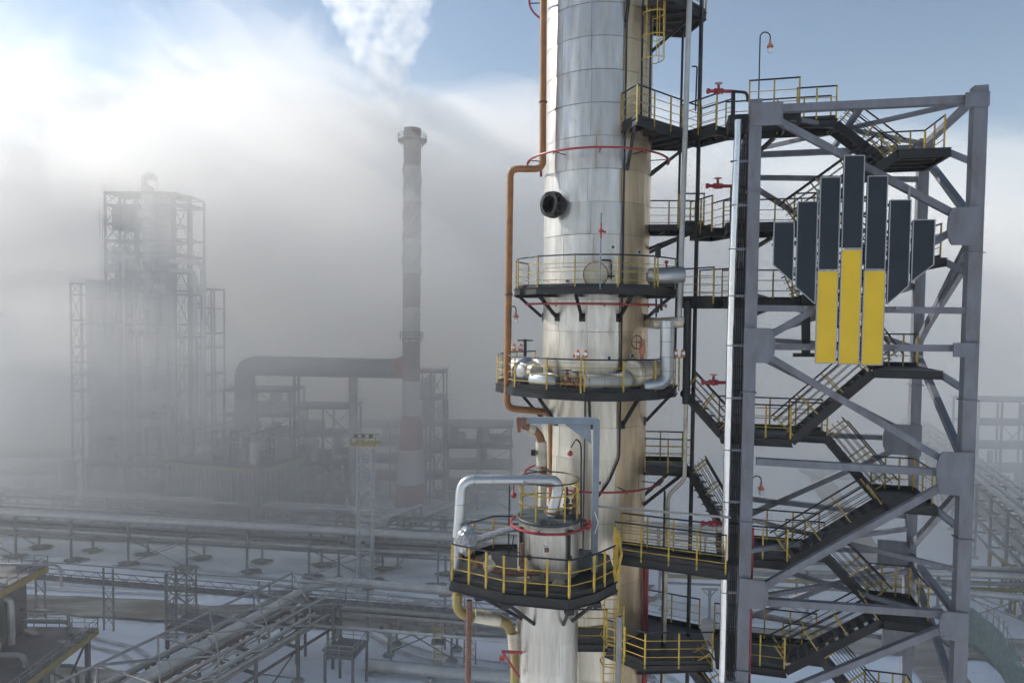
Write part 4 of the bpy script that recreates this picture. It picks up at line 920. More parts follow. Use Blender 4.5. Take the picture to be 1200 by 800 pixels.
for y_, nm in ((166, 'a'), (397, 'b')):
    z = zpx(y_, CHY); r0 = chr_(z) if nm == 'a' else chr_(z) - .6
    g_ = part(ch, 'gallery', lathe((CHX, CHY, z), [(r0 - .05, 0), (r0 + (1.3 if nm == 'a' else .7), 0), (r0 + (1.3 if nm == 'a' else .7), .25), (r0 - .05, .25)], 24), 'bdark')
    part(g_, 'gallery_rail', add(*[torus((CHX, CHY, z + q), r0 + 1.2, .06, Z, 24, 4) for q in (.9, 1.5)], *[bar(V((CHX + (r0 + 1.2) * math.cos(a_), CHY + (r0 + 1.2) * math.sin(a_), z)), V((CHX + (r0 + 1.2) * math.cos(a_), CHY + (r0 + 1.2) * math.sin(a_), z + 1.5)), .09) for a_ in [math.pi * k / 6 for k in range(12)]]), 'bdark')
    for a_ in range(8):
        aa = math.pi * a_ / 4; part(g_, 'gallery_bracket', bar(V((CHX + (r0 + 1.1) * math.cos(aa), CHY + (r0 + 1.1) * math.sin(aa), z)), V((CHX + r0 * math.cos(aa), CHY + r0 * math.sin(aa), z - 1.4)), .14), 'bdark')
zs0, zs1 = zpx(320, CHY), zpx(193, CHY)
for k in range(3):
    pts = []
    for i in range(61):
        f_ = i / 60; z = zs0 + (zs1 - zs0) * f_; a_ = 2 * math.pi * (k / 3 + f_ * 1.6); r_ = chr_(z) + .12; pts.append(V((CHX + r_ * math.cos(a_), CHY + r_ * math.sin(a_), z)))
    part(ch, 'spiral_strake', tube(pts, .15, 5), 'chup2')
# ---- flue duct into the chimney
t = thing('flue_duct', 'thick grey flue duct running level into the banded chimney', 'duct', (at(300, 430, 150).x, 150, 0))
za = zpx(430, 150, 380)
a, b = at(287, 429, 150), at(470, 432, 151)
part(t, 'duct_run', tube([at(287, 500, 149), at(287, 428, 149), b], 2.15, 20, 2.7, seg=6), 'bsteel', True)
part(t, 'duct_mouth', tube([b - V((1.5, 0, 0)), b + V((2.5, 0, .6))], [2.2, 2.9], 20), 'chred', True)
for f_ in (.15, .35, .55, .75, .93): part(t, 'stiffener_ring', torus(a.lerp(b, f_), 2.2, .12, V((1, 0, 0)), 20, 4), 'bsteel')
for px in (345, 413):
    q = at(px, 440, 150); lg = part(t, 'support_leg', add(bar((q.x, q.y, 0), (q.x, q.y, q.z), .8 if px > 400 else .5), bar((q.x, q.y + 3, 0), (q.x, q.y + 3, q.z), .5)), 'bsteel')
# ---- generic frame
def pframe(t, xs, ys, zs, cw=.35, bw=.28, mcol='bsteel', braces=((0, 0),), decks=(), rails=(), bm='bsteel'):
    for x in xs:
        for y in ys: part(t, 'frame_post', bar((x, y, zs[0]), (x, y, zs[-1]), cw), mcol)
    for z in zs[1:]:
        for y in ys: part(t, 'frame_beam', bar((xs[0], y, z), (xs[-1], y, z), bw), bm)
        for x in xs: part(t, 'frame_beam', bar((x, ys[0], z - .02), (x, ys[-1], z - .02), bw), bm)
    for i in range(len(zs) - 1):
        for j in range(len(xs) - 1):
            if braces == 'all' or (i, j) in braces:
                part(t, 'brace', add(bar((xs[j], ys[0] - .05, zs[i]), (xs[j + 1], ys[0] - .05, zs[i + 1]), .16), bar((xs[j + 1], ys[0] + .12, zs[i]), (xs[j], ys[0] + .12, zs[i + 1]), .16)), bm)
    for z in decks: part(t, 'deck_plate', box(((xs[0] + xs[-1]) / 2, (ys[0] + ys[-1]) / 2, z + .2), (abs(xs[-1] - xs[0]) + 1, abs(ys[-1] - ys[0]) + 1, .12)), 'bdark')
    for z in rails:
        for x0, y0, x1, y1 in ((xs[0] - .5, ys[0] - .5, xs[-1] + .5, ys[0] - .5), (xs[0] - .5, ys[0] - .5, xs[0] - .5, ys[-1] + .5), (xs[-1] + .5, ys[0] - .5, xs[-1] + .5, ys[-1] + .5)):
            for q in (.65, 1.25): part(t, 'handrail', bar((x0, y0, z + q), (x1, y1, z + q), .06), 'bsteel2')
            n = max(2, int(math.hypot(x1 - x0, y1 - y0) / 2))
            part(t, 'rail_posts', add(*[bar(V((x0, y0, z)).lerp(V((x1, y1, z)), k / n), V((x0, y0, z)).lerp(V((x1, y1, z)), k / n) + Z * 1.25, .06) for k in range(n + 1)]), 'bsteel2')['kind'] = 'stuff'
YT = 157
def X_(px, Y=YT): return at(px, 400, Y).x
def Z_(py, Y=YT, px=150): return at(px, py, Y).z
def vessel(label, px, py, w_px, Y, m='bwall', dome=True, z0=0, bandstep=6, name='process_column', cat='column'):
    x, zt, r_ = X_(px, Y), Z_(py, Y, px), w_px / 2 * Y / 800
    t = thing(name, label, cat, (x, Y, z0))
    prof = [(0, z0), (r_, z0), (r_, zt - r_ * .5 if dome else zt)]
    if dome: prof += [(r_ * math.cos(R(a)), zt - r_ * .5 + r_ * .5 * math.sin(R(a))) for a in (20, 40, 60, 80, 90)]
    else: prof += [(0, zt)]
    part(t, 'shell', lathe((x, Y, 0), prof, 24), m, True)
    z = z0 + bandstep
    while z < zt - r_: part(t, 'stiffener_ring', torus((x, Y, z), r_ + .02, .12, Z, 24, 4), 'bsteel'); z += bandstep
    return t
vessel('broad grey column in the middle of the foggy process unit', 193, 224, 27, 162, bandstep=5)
t = vessel('slender pale column with hooked vent in the foggy process unit', 175, 218, 14, 158, 'bpipe', bandstep=8)
part(t, 'hooked_vent', tube([V((X_(171, 158), 158, Z_(224, 158))), V((X_(171, 158), 158, Z_(206, 158))), V((X_(181, 158), 158, Z_(206, 158))), V((X_(181, 158), 158, Z_(211, 158)))], .75, 10, 1.2), 'bpipe', True)
vessel('stout grey column beside the lower frame of the foggy process unit', 120, 329, 32, 158, 'bwall', False, bandstep=7)
vessel('dark column between the frames of the foggy process unit', 147, 300, 20, 163, 'bsteel', bandstep=9)
t = thing('process_scaffold', 'tall open steel frame with railed top on the foggy process unit', 'steel frame', (X_(140), YT, 0), 'steel frames of the foggy process unit')
zs = [0] + [Z_(y) for y in (585, 540, 500, 460, 420, 380, 340, 318, 296, 282, 262, 240, 226)]
pframe(t, [X_(125), X_(142), X_(160), X_(206)], [YT, YT + 8], zs, .45, .35, braces=[(i, j) for i in range(7, 13) for j in (0, 1)], decks=[Z_(226), Z_(282), Z_(318)], rails=[Z_(226), Z_(318), Z_(296)])
part(t, 'air_cooler', add(box((X_(140), YT + 4, Z_(254)), (4.6, 5, 5.5)), box((X_(146), YT + 3, Z_(246)), (3, 4, 3))), 'bdark')
t = thing('process_scaffold', 'narrow braced frame with sloping top beside the broad foggy column', 'steel frame', (X_(215), YT, 0), 'steel frames of the foggy process unit')
zs = [0] + [Z_(y) for y in (580, 520, 460, 420, 380, 340, 300, 280, 240, 230)]
pframe(t, [X_(206), X_(224)], [YT - 1, YT + 7], zs, .4, .3, braces='all', decks=[Z_(240), Z_(300)], rails=[Z_(300), Z_(340)])
part(t, 'roof_brace', bar((X_(190), YT - 1, Z_(226)), (X_(224), YT - 1, Z_(231)), .3), 'bsteel')
t = thing('process_scaffold', 'outer railed frame beside the stout grey column in the fog', 'steel frame', (X_(96), YT, 0), 'steel frames of the foggy process unit')
zs = [0] + [Z_(y) for y in (540, 492, 458, 438, 407, 376, 346, 333)]
pframe(t, [X_(90), X_(102)], [YT - 2, YT + 5], zs, .35, .3, braces='all', rails=[Z_(333), Z_(376), Z_(407), Z_(438)], decks=[Z_(376), Z_(407)])
t = thing('process_scaffold', 'wide lower frame with pipe loops on the outer side of the foggy unit', 'steel frame', (X_(240), YT, 0), 'steel frames of the foggy process unit')
zs = [0] + [Z_(y) for y in (560, 500, 460, 438, 407, 390, 360, 338)]
pframe(t, [X_(226), X_(238), X_(250)], [YT - 1, YT + 6], zs, .35, .28, braces=[(7, 0), (5, 0), (6, 1)], rails=[Z_(338), Z_(360), Z_(407), Z_(438)], decks=[Z_(338), Z_(407)])
for lb, x, y, r_ in (('outer of two bent pipes dropping from the foggy process unit', 243, 307, .62), ('inner of two bent pipes dropping from the foggy process unit', 234, 317, .5)):
    single('bent_pipe', tube([V((X_(205), YT - 2, Z_(y))), V((X_(x), YT - 2, Z_(y))), V((X_(x), YT - 2, .2))], r_, 12, 2), 'bpipe', lb, 'pipe', 'bent pipes of the foggy unit', True)
for i, (x, w) in enumerate(((152, 4), (164, 3), (209, 3.4), (216, 2.6), (221, 3.2))):
    single('riser_pipe', tube([V((X_(x), YT - 2.2, Z_(300 + 23 * i))), V((X_(x), YT - 2.2, .2))], w * .1, 8), 'bpipe', ('vertical pipe on the foggy unit beside its open frame', 'vertical pipe in front of the slender foggy column', 'thick vertical pipe beside the broad foggy column', 'thin vertical pipe in the narrow braced frame', 'vertical pipe at the edge of the narrow braced frame')[i], 'pipe', 'vertical pipes of the foggy unit', True)
# small fittings that fill the foggy unit: ladders, pipe runs, walkways, drums
fit = random.Random(21)
t = thing('pipework_cluster', 'tangle of small pipes, ladders and drums filling the foggy process unit', 'pipework', (X_(165), YT - 1, 0))
for k in range(46):
    x0, x1 = sorted((fit.uniform(104, 250), fit.uniform(104, 250))); y = fit.uniform(345 if x0 < 122 else 240, 590)
    if x1 > 207: y = max(y, 345)
    x1 = min(x1, x0 + 34); yy = YT - 2.5 - fit.random()
    part(t, 'small_pipe', tube([V((X_(x0), yy, Z_(y + fit.uniform(8, 60)))), V((X_(x0), yy, Z_(y))), V((X_(x1), yy, Z_(y))), V((X_(x1), yy, Z_(y + fit.uniform(6, 50))))], fit.uniform(.1, .3), 6, .5), fit.choice(('bpipe', 'bsteel', 'bsteel2')), True)
for k in range(18):
    x = fit.uniform(106, 246); y = fit.uniform(350, 560) if x < 122 or x > 207 else fit.uniform(240, 560)
    part(t, 'small_deck', add(box((X_(x), YT - 2.2, Z_(y)), (fit.uniform(3, 6), 2.2, .2)), *[bar((X_(x) - 2 + q, YT - 3.2, Z_(y)), (X_(x) - 2 + q, YT - 3.2, Z_(y) + 1.2), .08) for q in (0, 1, 2, 3, 4)], bar((X_(x) - 2, YT - 3.2, Z_(y) + 1.2), (X_(x) + 2, YT - 3.2, Z_(y) + 1.2), .08)), 'bdark')
for k in range(12):
    x = fit.uniform(125, 205); y = fit.uniform(250, 560); r_ = fit.uniform(.5, 1.1)
    part(t, 'small_drum', tube([V((X_(x) - 1.5, YT - 2, Z_(y) + r_)), V((X_(x) + 1.5, YT - 2, Z_(y) + r_))], r_, 12), fit.choice(('bpipe', 'bwall', 'bsteel')), True)
for x in (128, 157, 168, 203, 222, 252):
    z0, z1 = Z_(590), Z_(345 if x > 207 else 240)
    part(t, 'ladder', add(bar((X_(x) - .3, YT - 2.6, z0), (X_(x) - .3, YT - 2.6, z1), .09), bar((X_(x) + .3, YT - 2.6, z0), (X_(x) + .3, YT - 2.6, z1), .09)), 'bsteel2')
for x, y in ((126, 214), (134, 210), (186, 206), (152, 216)): part(t, 'mast_rod', bar((X_(x), YT, Z_(228)), (X_(x), YT, Z_(y)), .09), 'bsteel')
# ---- furnace building with yellow fascia
c0 = at_z(305, 552, 13.5); e0 = at_z(190, 541, 13.5); e1 = at_z(388, 526, 13.5)
t = thing('furnace_house', 'corrugated grey plant building with faded yellow fascia', 'building', (c0.x, c0.y, 0))
bk = e0 + (e1 - c0)
part(t, 'wall_core', prism([e0.lerp(bk, .01), c0.lerp(bk, .01), e1.lerp(e0, .01), bk], 0, 13.2), 'bwall')
part(t, 'roof', prism([e0, c0, e1, bk], 13.3, 13.6), 'bsteel')
for a, b in ((e0, c0), (c0, e1)):
    n = int((b - a).length / .9); d = (b - a).normalized(); nn = V((d.y, -d.x, 0))
    part(t, 'fascia', bar(a + nn * .12 + Z * -.1, b + nn * .12 + Z * -.1, .2, .55), 'byellow')
    for k in range(n): part(t, 'wall_rib', bar(V(((a + d * (k + .5) * (b - a).length / n + nn * .06).x, (a + d * (k + .5) * (b - a).length / n + nn * .06).y, .1)), V(((a + d * (k + .5) * (b - a).length / n + nn * .06).x, (a + d * (k + .5) * (b - a).length / n + nn * .06).y, 13)), .3, .12, d), 'bwall')
rf = random.Random(11)
for k in range(26):
    p_ = c0.lerp(e0, rf.uniform(.06, .94)) + (e1 - c0) * rf.uniform(.08, .92); r_ = rf.uniform(.5, 1.3); hh_ = rf.uniform(1.5, 5.5); q_ = rf.random()
    part(t, 'roof_unit', lathe((p_.x, p_.y, 13.6), [(0, 0), (r_, 0), (r_, hh_ * .85), (r_ * .6, hh_), (0, hh_)], 12) if q_ < .4 else (box((p_.x, p_.y, 13.6 + hh_ / 2), (r_ * 2.4, r_ * 1.8, hh_), .2) if q_ < .65 else tube([p_ + Z * .1, p_ + Z * hh_, p_ + Z * hh_ + V((rf.uniform(-9, 9), rf.uniform(-3, 3), 0))], r_ * .28, 8, .8)), ('bsteel', 'bpipe', 'bdark', 'bwall')[rf.randrange(4)], True)
for k in range(5):
    p_ = c0.lerp(e0, .1 + .2 * k) + (e1 - c0) * .25; part(t, 'roof_frame', add(bar(p_, p_ + Z * 6, .25), bar(p_ + (e1 - c0) * .5, p_ + (e1 - c0) * .5 + Z * 6, .25), bar(p_ + Z * 6, p_ + (e1 - c0) * .5 + Z * 6, .25), bar(p_ + Z * 3, p_ + (e1 - c0) * .5 + Z * 3, .2)), 'bsteel')
# blocks of dark process steel behind it
def block(label, px0, px1, py, Y, dep, nlev, deckm=True, grp='dim steel blocks behind the building', vess=2):
    x0, x1, zt = X_(px0, Y), X_(px1, Y), at(px0, py, Y).z
    t = thing('process_block', label, 'steel frame', (x0, Y, 0), grp)
    nx = max(2, int(abs(x1 - x0) / 6)); xs = [x0 + (x1 - x0) * k / nx for k in range(nx + 1)]
    zs = [zt * k / nlev for k in range(nlev + 1)]
    pframe(t, xs, [Y, Y + dep], zs, .4, .35, braces=[(i, (i * 2 + 1) % nx) for i in range(nlev)], decks=zs[1:], rails=[zt])
    rnd = random.Random(px0)
    for k in range(vess * nlev):
        x = rnd.uniform(x0, x1); l = rnd.randrange(nlev); z = zs[l] + .3; hh_ = rnd.uniform(.5, .9) * (zt / nlev); r_ = rnd.uniform(.7, 1.6); y = Y + rnd.uniform(.3, .7) * dep
        part(t, 'vessel', lathe((x, y, z), [(0, 0), (r_, 0), (r_, hh_ * .9), (r_ * .6, hh_), (0, hh_ * 1.02)], 14) if rnd.random() < .6 else tube([V((x - 2, y, z + r_)), V((x + 2, y, z + r_))], r_ * .8, 12), ('bsteel', 'bpipe', 'bwall')[rnd.randrange(3)], True)
    return t
block('dim steel block with vessels under the flue duct', 262, 340, 458, 150, 10, 5, vess=5)
block('dim low steel block between flue duct and mast', 345, 412, 478, 147, 9, 4, vess=5)
block('dim steel block just behind the banded chimney', 490, 520, 436, 160, 8, 5)
block('dim low steel block behind the chimney and the vessel', 522, 600, 500, 156, 10, 4, vess=4)
block('dim wide steel block behind the mast and the chimney foot', 415, 500, 500, 166, 10, 4, vess=4)
block('dim steel block at the foot of the foggy process unit', 100, 190, 545, 150, 8, 2)
block('dim steel block in the fog beyond the outer frame', 190, 262, 500, 162, 9, 4)
block('dim pipe deck at the far edge of the yard beyond the steam', -10, 75, 535, 168, 10, 2)
block('faint far frame on the horizon beyond the steam', 5, 92, 428, 255, 12, 4, vess=1)
# storage tank
t = vessel('small white upright tank at the foot of the foggy unit', 77, 538, 18, 148, 'chwht', True, 4, 20, 'storage_tank', 'tank')
for k in (-1, 1): part(t, 'tank_leg', bar((X_(77, 148) + k, 148, 0), (X_(77, 148) + k, 148, 4.2), .3), 'bsteel')
# steel posts standing in the yard
for lb, px, py, w in (('plain grey stack standing behind the lattice mast', 414, 442, 10), ('plain grey post standing beyond the silver vessel pipe', 523, 468, 6)):
    vessel(lb, px, py, w, 141, 'bsteel2', False, 0, 12, 'steel_stack', 'stack')
# ---- lattice mast
b_ = gnd(428, 692); t = thing('lattice_mast', 'white lattice mast with yellow lamp basket rising from the snow', 'mast', (b_.x, b_.y, 0))
mw, zt = 1.15, at(428, 520, b_.y).z
cs = [V((b_.x + sx * mw, b_.y + sy * mw, 0)) for sx, sy in ((-1, -1), (1, -1), (1, 1), (-1, 1))]
for c_ in cs: part(t, 'leg', bar(c_, c_ + Z * zt, .16), 'chwht')
nb = 11
for i in range(nb):
    z0, z1 = zt * i / nb, zt * (i + 1) / nb
    for j in range(4):
        p_, q_ = cs[j], cs[(j + 1) % 4]
        part(t, 'lattice_bar', add(bar(p_ + Z * z0, q_ + Z * z1, .07), bar(q_ + Z * z0, p_ + Z * z1, .07), bar(p_ + Z * z1, q_ + Z * z1, .08)), 'chwht')
part(t, 'lamp_basket', add(box((b_.x, b_.y, zt + .1), (3.9, 3.4, .25)), *[bar((b_.x + x * 1.9, b_.y - 1.6, zt), (b_.x + x * 1.9, b_.y - 1.6, zt + 1.3), .12) for x in (-1, -.5, 0, .5, 1)], bar((b_.x - 1.9, b_.y - 1.6, zt + 1.3), (b_.x + 1.9, b_.y - 1.6, zt + 1.3), .14), bar((b_.x - 1.9, b_.y + 1.6, zt + 1.3), (b_.x + 1.9, b_.y + 1.6, zt + 1.3), .14)), 'byellow')
for k in (-1.2, 0, 1.2): part(t, 'flood_lamp', box((b_.x + k, b_.y - 1.7, zt + 1.6), (.6, .4, .5)), 'bsteel')

# ---- pipe racks
def rack(name, label, p0, p1, width, bay, levels, leg=.32, m='bsteel2', group='pipe racks in the yard', brace_every=3, footing=True, xb='bsteel2'):
    p0, p1 = V((p0[0], p0[1], 0)), V((p1[0], p1[1], 0)); d = (p1 - p0); L = d.length; d.normalize(); s_ = V((-d.y, d.x, 0)) * width / 2
    t = thing(name, label, 'pipe rack', p0, group); n = max(1, round(L / bay)); zt = levels[-1]
    for i in range(n + 1):
        q = p0 + d * (L * i / n)
        for k in (-1, 1):
            lg = part(t, 'leg', bar(q + s_ * k, q + s_ * k + Z * zt, leg), m)
            if footing: part(lg, 'footing', lathe(q + s_ * k, [(0, .25), (.55, .25), (.8, .0), (.8, -.1)], 10), 'conc')
        for z in levels: part(t, 'cross_beam', ibeam(q - s_ * 1.15 + Z * z, q + s_ * 1.15 + Z * z, .25, .32), m)
        if i < n and i % brace_every == 1:
            e = p0 + d * (L * (i + 1) / n)
            for k in (-1, 1): part(t, 'brace', add(bar(q + s_ * k + Z * .3, e + s_ * k + Z * levels[0], .14), bar(e + s_ * k + Z * .3, q + s_ * k + Z * levels[0], .14)), m)
    for z in levels:
        for k in (-1, 1): part(t, 'long_beam', ibeam(p0 + s_ * k + Z * (z - .3), p1 + s_ * k + Z * (z - .3), .2, .3), m)
    return t, p0, p1, d, s_
def rack_pipe(label, p0, p1, s_, f, z, r_, m='bpipe', loops=(), grp='pipes on the racks', n=10):
    d = (p1 - p0).normalized(); a, b = p0 + s_ * f + Z * (z + r_), p1 + s_ * f + Z * (z + r_); pts = [a]
    for l0, l1, up, w in loops:
        q, e = a.lerp(b, l0), a.lerp(b, l1); o_ = s_.normalized() * w
        pts += [q, q + Z * up + o_, e + Z * up + o_, e]
    pts.append(b)
    return single('rack_pipe', tube(pts, r_, n, max(.6, r_ * 2.2)), m, label, 'pipe', grp, True)
t, a, b, d, s_ = rack('pipe_rack', 'long two tier pipe rack crossing the snowy yard behind the silver vessel pipe', (-112, 128.5), (22, 109.5), 5.2, 11.5, [4.8, 7.2])
for lb, f, z, r_, m_, lp in (('thickest pale pipe on the upper tier of the long rack', -.75, 7.3, .62, 'bpipe', ()), ('second thick pale pipe on the upper tier of the long rack', -.1, 7.3, .45, 'bpipe', ()), ('yellow gas pipe on the upper tier of the long rack', .45, 7.3, .2, 'byellow', ()), ('slim grey pipe at the far edge of the long rack', .85, 7.3, .26, 'bsteel2', ()),
                            ('pale pipe on the near side of the lower tier of the long rack', -.85, 4.9, .3, 'bpipe', ()), ('thin yellow pipe on the lower tier of the long rack', -.45, 4.9, .13, 'byellow', ()), ('middle grey pipe on the lower tier of the long rack', 0, 4.9, .24, 'bsteel2', ()), ('far brownish pipe on the lower tier of the long rack', .6, 4.9, .3, 'rust', ())):
    rack_pipe(lb, a, b, s_, f, z, r_, m_, lp)
rq = random.Random(3)
for i in range(26):
    f_ = (i // 2) / 12.; c_ = a.lerp(b, f_) + s_ * (1 if i % 2 else -1) + V((rq.uniform(-.5, .8), rq.uniform(-.3, .3), 0)); n_ = 16
    structure('ground_patch', ([V((c_.x, c_.y, .235))] + [V((c_.x + 2.3 * rq.uniform(.6, 1.2) * math.cos(2 * math.pi * k / n_), c_.y + 1.5 * rq.uniform(.6, 1.2) * math.sin(2 * math.pi * k / n_), .235)) for k in range(n_)], [(0, 1 + k, 1 + (k + 1) % n_) for k in range(n_)]), 'patch')
# branch with raised pipe loops beside the chimney foot
t, a, b, d, s_ = rack('pipe_rack', 'branch rack with raised pipe loops in front of the chimney foot', (-27, 113.5), (-12, 137), 5, 8, [4.8, 6.6])
for i, (f, r_) in enumerate(((-.7, .34), (-.2, .28), (.3, .3), (.75, .22))):
    rack_pipe(('outermost looped pipe on the branch rack', 'second looped pipe on the branch rack', 'third looped pipe on the branch rack', 'slimmest looped pipe on the branch rack')[i], a, b, s_, f, 6.8, r_, 'bpipe', ((.25 + .03 * i, .6 - .03 * i, 2.2 - .3 * i, 0),))
t, a, b, d, s_ = rack('pipe_rack', 'far pipe rack along the back road below the furnace building', (-120, 147), (40, 124), 4, 12, [4.5, 6.0])
for i, (f, r_, m_) in enumerate(((-.7, .3, 'bpipe'), (0, .4, 'bpipe'), (.6, .2, 'byellow'))):
    rack_pipe(('near pipe on the far back rack', 'thickest pipe on the far back rack', 'yellow pipe on the far back rack')[i], a, b, s_, f, 6.1, r_, m_)
# ---- cable bridge with lattice girder
bq = [(-68, 97.5), (-56.4, 94.6), (-46.5, 92.6), (-33, 90.5), (-5, 86.5)]
t = thing('cable_bridge', 'light lattice girder bridge on twin posts crossing the snow', 'bridge', (-56, 94, 0))
G0, G1 = V((-78, 98.6, 6.6)), V((0, 85.8, 6.6)); gd = (G1 - G0).normalized(); gs = V((-gd.y, gd.x, 0)) * .8
for k in (-1, 1):
    for z in (0, 1.05): part(t, 'girder_chord', bar(G0 + gs * k + Z * z, G1 + gs * k + Z * z, .12), 'bsteel2')
L_ = (G1 - G0).length; n = 54
for k in (-1, 1):
    for i in range(n):
        p_, q_ = G0 + gd * (L_ * i / n) + gs * k, G0 + gd * (L_ * (i + 1) / n) + gs * k
        part(t, 'lattice_bar', bar(p_ + Z * (1.05 if i % 2 else 0), q_ + Z * (0 if i % 2 else 1.05), .07), 'bsteel2')
part(t, 'tray_floor', bar(G0 + Z * .06, G1 + Z * .06, 1.4, .06), 'bsteel')
part(t, 'upper_pipe', tube([G0 + Z * 2.3, G1 + Z * 2.3], .09, 6), 'bsteel2')
for x, y in bq:
    for k in (-.75, .75): 
        q = V((x, y, 0)) + gd * k; part(t, 'post', bar(q, q + Z * 8.9, .2), 'bsteel2')
    q0, q1 = V((x, y, 0)) - gd * .75, V((x, y, 0)) + gd * .75
    for z in (.8, 2.4, 4.0): part(t, 'post_brace', add(bar(q0 + Z * z, q1 + Z * (z + 1.5), .08), bar(q1 + Z * z, q0 + Z * (z + 1.5), .08)), 'bsteel2')
lt = thing('lattice_pylon', 'square lattice pylon standing under the girder bridge', 'pylon', (-44.5, 91.5, 0))
cs = [V((-44.5 + sx * 1.4, 91.2 + sy * 1.4, 0)) for sx, sy in ((-1, -1), (1, -1), (1, 1), (-1, 1))]
for c_ in cs: part(lt, 'leg', bar(c_, c_ + Z * 10, .22), 'bsteel2')
for i in range(5):
    for j in range(4):
        p_, q_ = cs[j], cs[(j + 1) % 4]
        for a, b in ((0, 2), (2, 0)): part(lt, 'lattice_bar', bar(p_ + Z * (i * 2 + a), q_ + Z * (i * 2 + b), .09), 'bsteel2')
        part(lt, 'tie', bar(p_ + Z * (i * 2 + 2), q_ + Z * (i * 2 + 2), .1), 'bsteel2')
# ---- thick jacketed pipe that turns towards the camera
wp = [V((4, 88.0, 8.0)), V((-26.0, 93.5, 8.0)), V((-40, 60, 8.0))]
t = thing('jacketed_main', 'thick pale jacketed main turning a corner above the snow', 'pipe', (-26, 93, 0))
part(t, 'pipe_run', tube(wp, .6, 16, 4.2, seg=8), 'bpipe', True)
for f_ in (.12, .35, .6, .85): part(t, 'jacket_band', torus(wp[0].lerp(wp[1], f_), .605, .03, wp[1] - wp[0], 16, 4), 'bsteel')
for f_ in (.1, .25, .4, .55, .7): part(t, 'jacket_band', torus(wp[1].lerp(wp[2], f_), .605, .03, wp[2] - wp[1], 16, 4), 'bsteel')
for f_ in (.08, .42, .78): q = wp[0].lerp(wp[1], f_); part(t, 'support_post', add(bar((q.x, q.y, 0), (q.x, q.y, 7.4), .32), bar((q.x - .8, q.y, 7.3), (q.x + .8, q.y, 7.3), .3)), 'bsteel2')
# ---- dense rack under it, running towards the camera
t, a, b, d, s_ = rack('pipe_rack', 'dense dark pipe rack under the thick jacketed main', (-27, 90), (-44, 53), 9, 6.5, [4.2, 6.6], .35, 'bsteel')
for i in range(9):
    f = -.9 + .225 * i; r_ = (.16, .26, .12, .2, .3, .14, .22, .12, .18)[i]
    rack_pipe('%s pipe counted across the dense rack from the road side' % ('first', 'second', 'third', 'fourth', 'fifth', 'sixth', 'seventh', 'eighth', 'ninth')[i], a, b, s_, -f, (6.8, 4.4)[i % 2], r_, ('bpipe', 'bsteel2', 'rust', 'bpipe', 'bsteel2')[i % 5])
t = thing('truss_bridge', 'open steel truss with long diagonals over the dense rack', 'truss', (-33, 78, 7), None)
ta, tb = V((-25.5, 90, 8.6)), V((-43, 53, 8.6)); td = (tb - ta); tl = td.length; td.normalize(); ts = V((-td.y, td.x, 0)) * 4.6; n = 6
for k in (-1, 1):
    part(t, 'bottom_chord', bar(ta + ts * k - Z * 1.6, tb + ts * k - Z * 1.6, .25), 'bsteel2'); part(t, 'top_chord', tube([ta + ts * k + Z * .9, tb + ts * k + Z * .9], .16, 8), 'bsteel2')
    for i in range(n):
        p_, q_ = ta + td * (tl * i / n) + ts * k, ta + td * (tl * (i + 1) / n) + ts * k
        part(t, 'diagonal', add(bar(p_ - Z * 1.6, q_ + Z * .9, .16)), 'bsteel2'); part(t, 'upright', bar(p_ - Z * 1.6, p_ + Z * .9, .16), 'bsteel2')
for i in range(n + 1):
    p_ = ta + td * (tl * i / n); part(t, 'cross_tie', bar(p_ - ts + Z * .9, p_ + ts + Z * .9, .16), 'bsteel2')
    if i < n:
        q_ = ta + td * (tl * (i + 1) / n); part(t, 'plan_brace', add(bar(p_ - ts + Z * .86, q_ + ts + Z * .86, .13), bar(p_ + ts + Z * .82, q_ - ts + Z * .82, .13)), 'bsteel2')
# platforms on that rack
def bplat(label, x, y, z, sx, sy, yaw=-.2):
    t = thing('rack_platform', label, 'platform', (x, y, z), 'platforms in the pipe yard')
    part(t, 'deck_plate', box((x, y, z), (sx, sy, .2), yaw), 'bdark')
    c_, s2 = math.cos(yaw), math.sin(yaw); cor = [V((x + i * sx / 2 * c_ - j * sy / 2 * s2, y + i * sx / 2 * s2 + j * sy / 2 * c_, z)) for i, j in ((-1, -1), (1, -1), (1, 1), (-1, 1))]
    for i in range(4):
        a, b = cor[i], cor[(i + 1) % 4]
        for q in (.6, 1.15): part(t, 'handrail', bar(a + Z * q, b + Z * q, .06), 'bsteel2')
        n_ = max(2, int((b - a).length / 1.3))
        for k in range(n_): part(t, 'post', bar(a.lerp(b, k / n_), a.lerp(b, k / n_) + Z * 1.15, .07), 'bsteel2')
        part(t, 'stilt', bar(V((a.x, a.y, 0)), a, .3), 'bsteel')
        part(t, 'edge_beam', bar(a - Z * .2, b - Z * .2, .2, .35), 'bsteel')
bplat('railed platform beside the square lattice pylon', -38.5, 84.5, 6.0, 7, 4)
bplat('small railed platform on the road side of the dense rack', -19.5, 80.5, 5.0, 3.5, 4)
bplat('narrow railed platform near the corner of the jacketed main', -24.5, 86.5, 7.2, 5, 2.2)
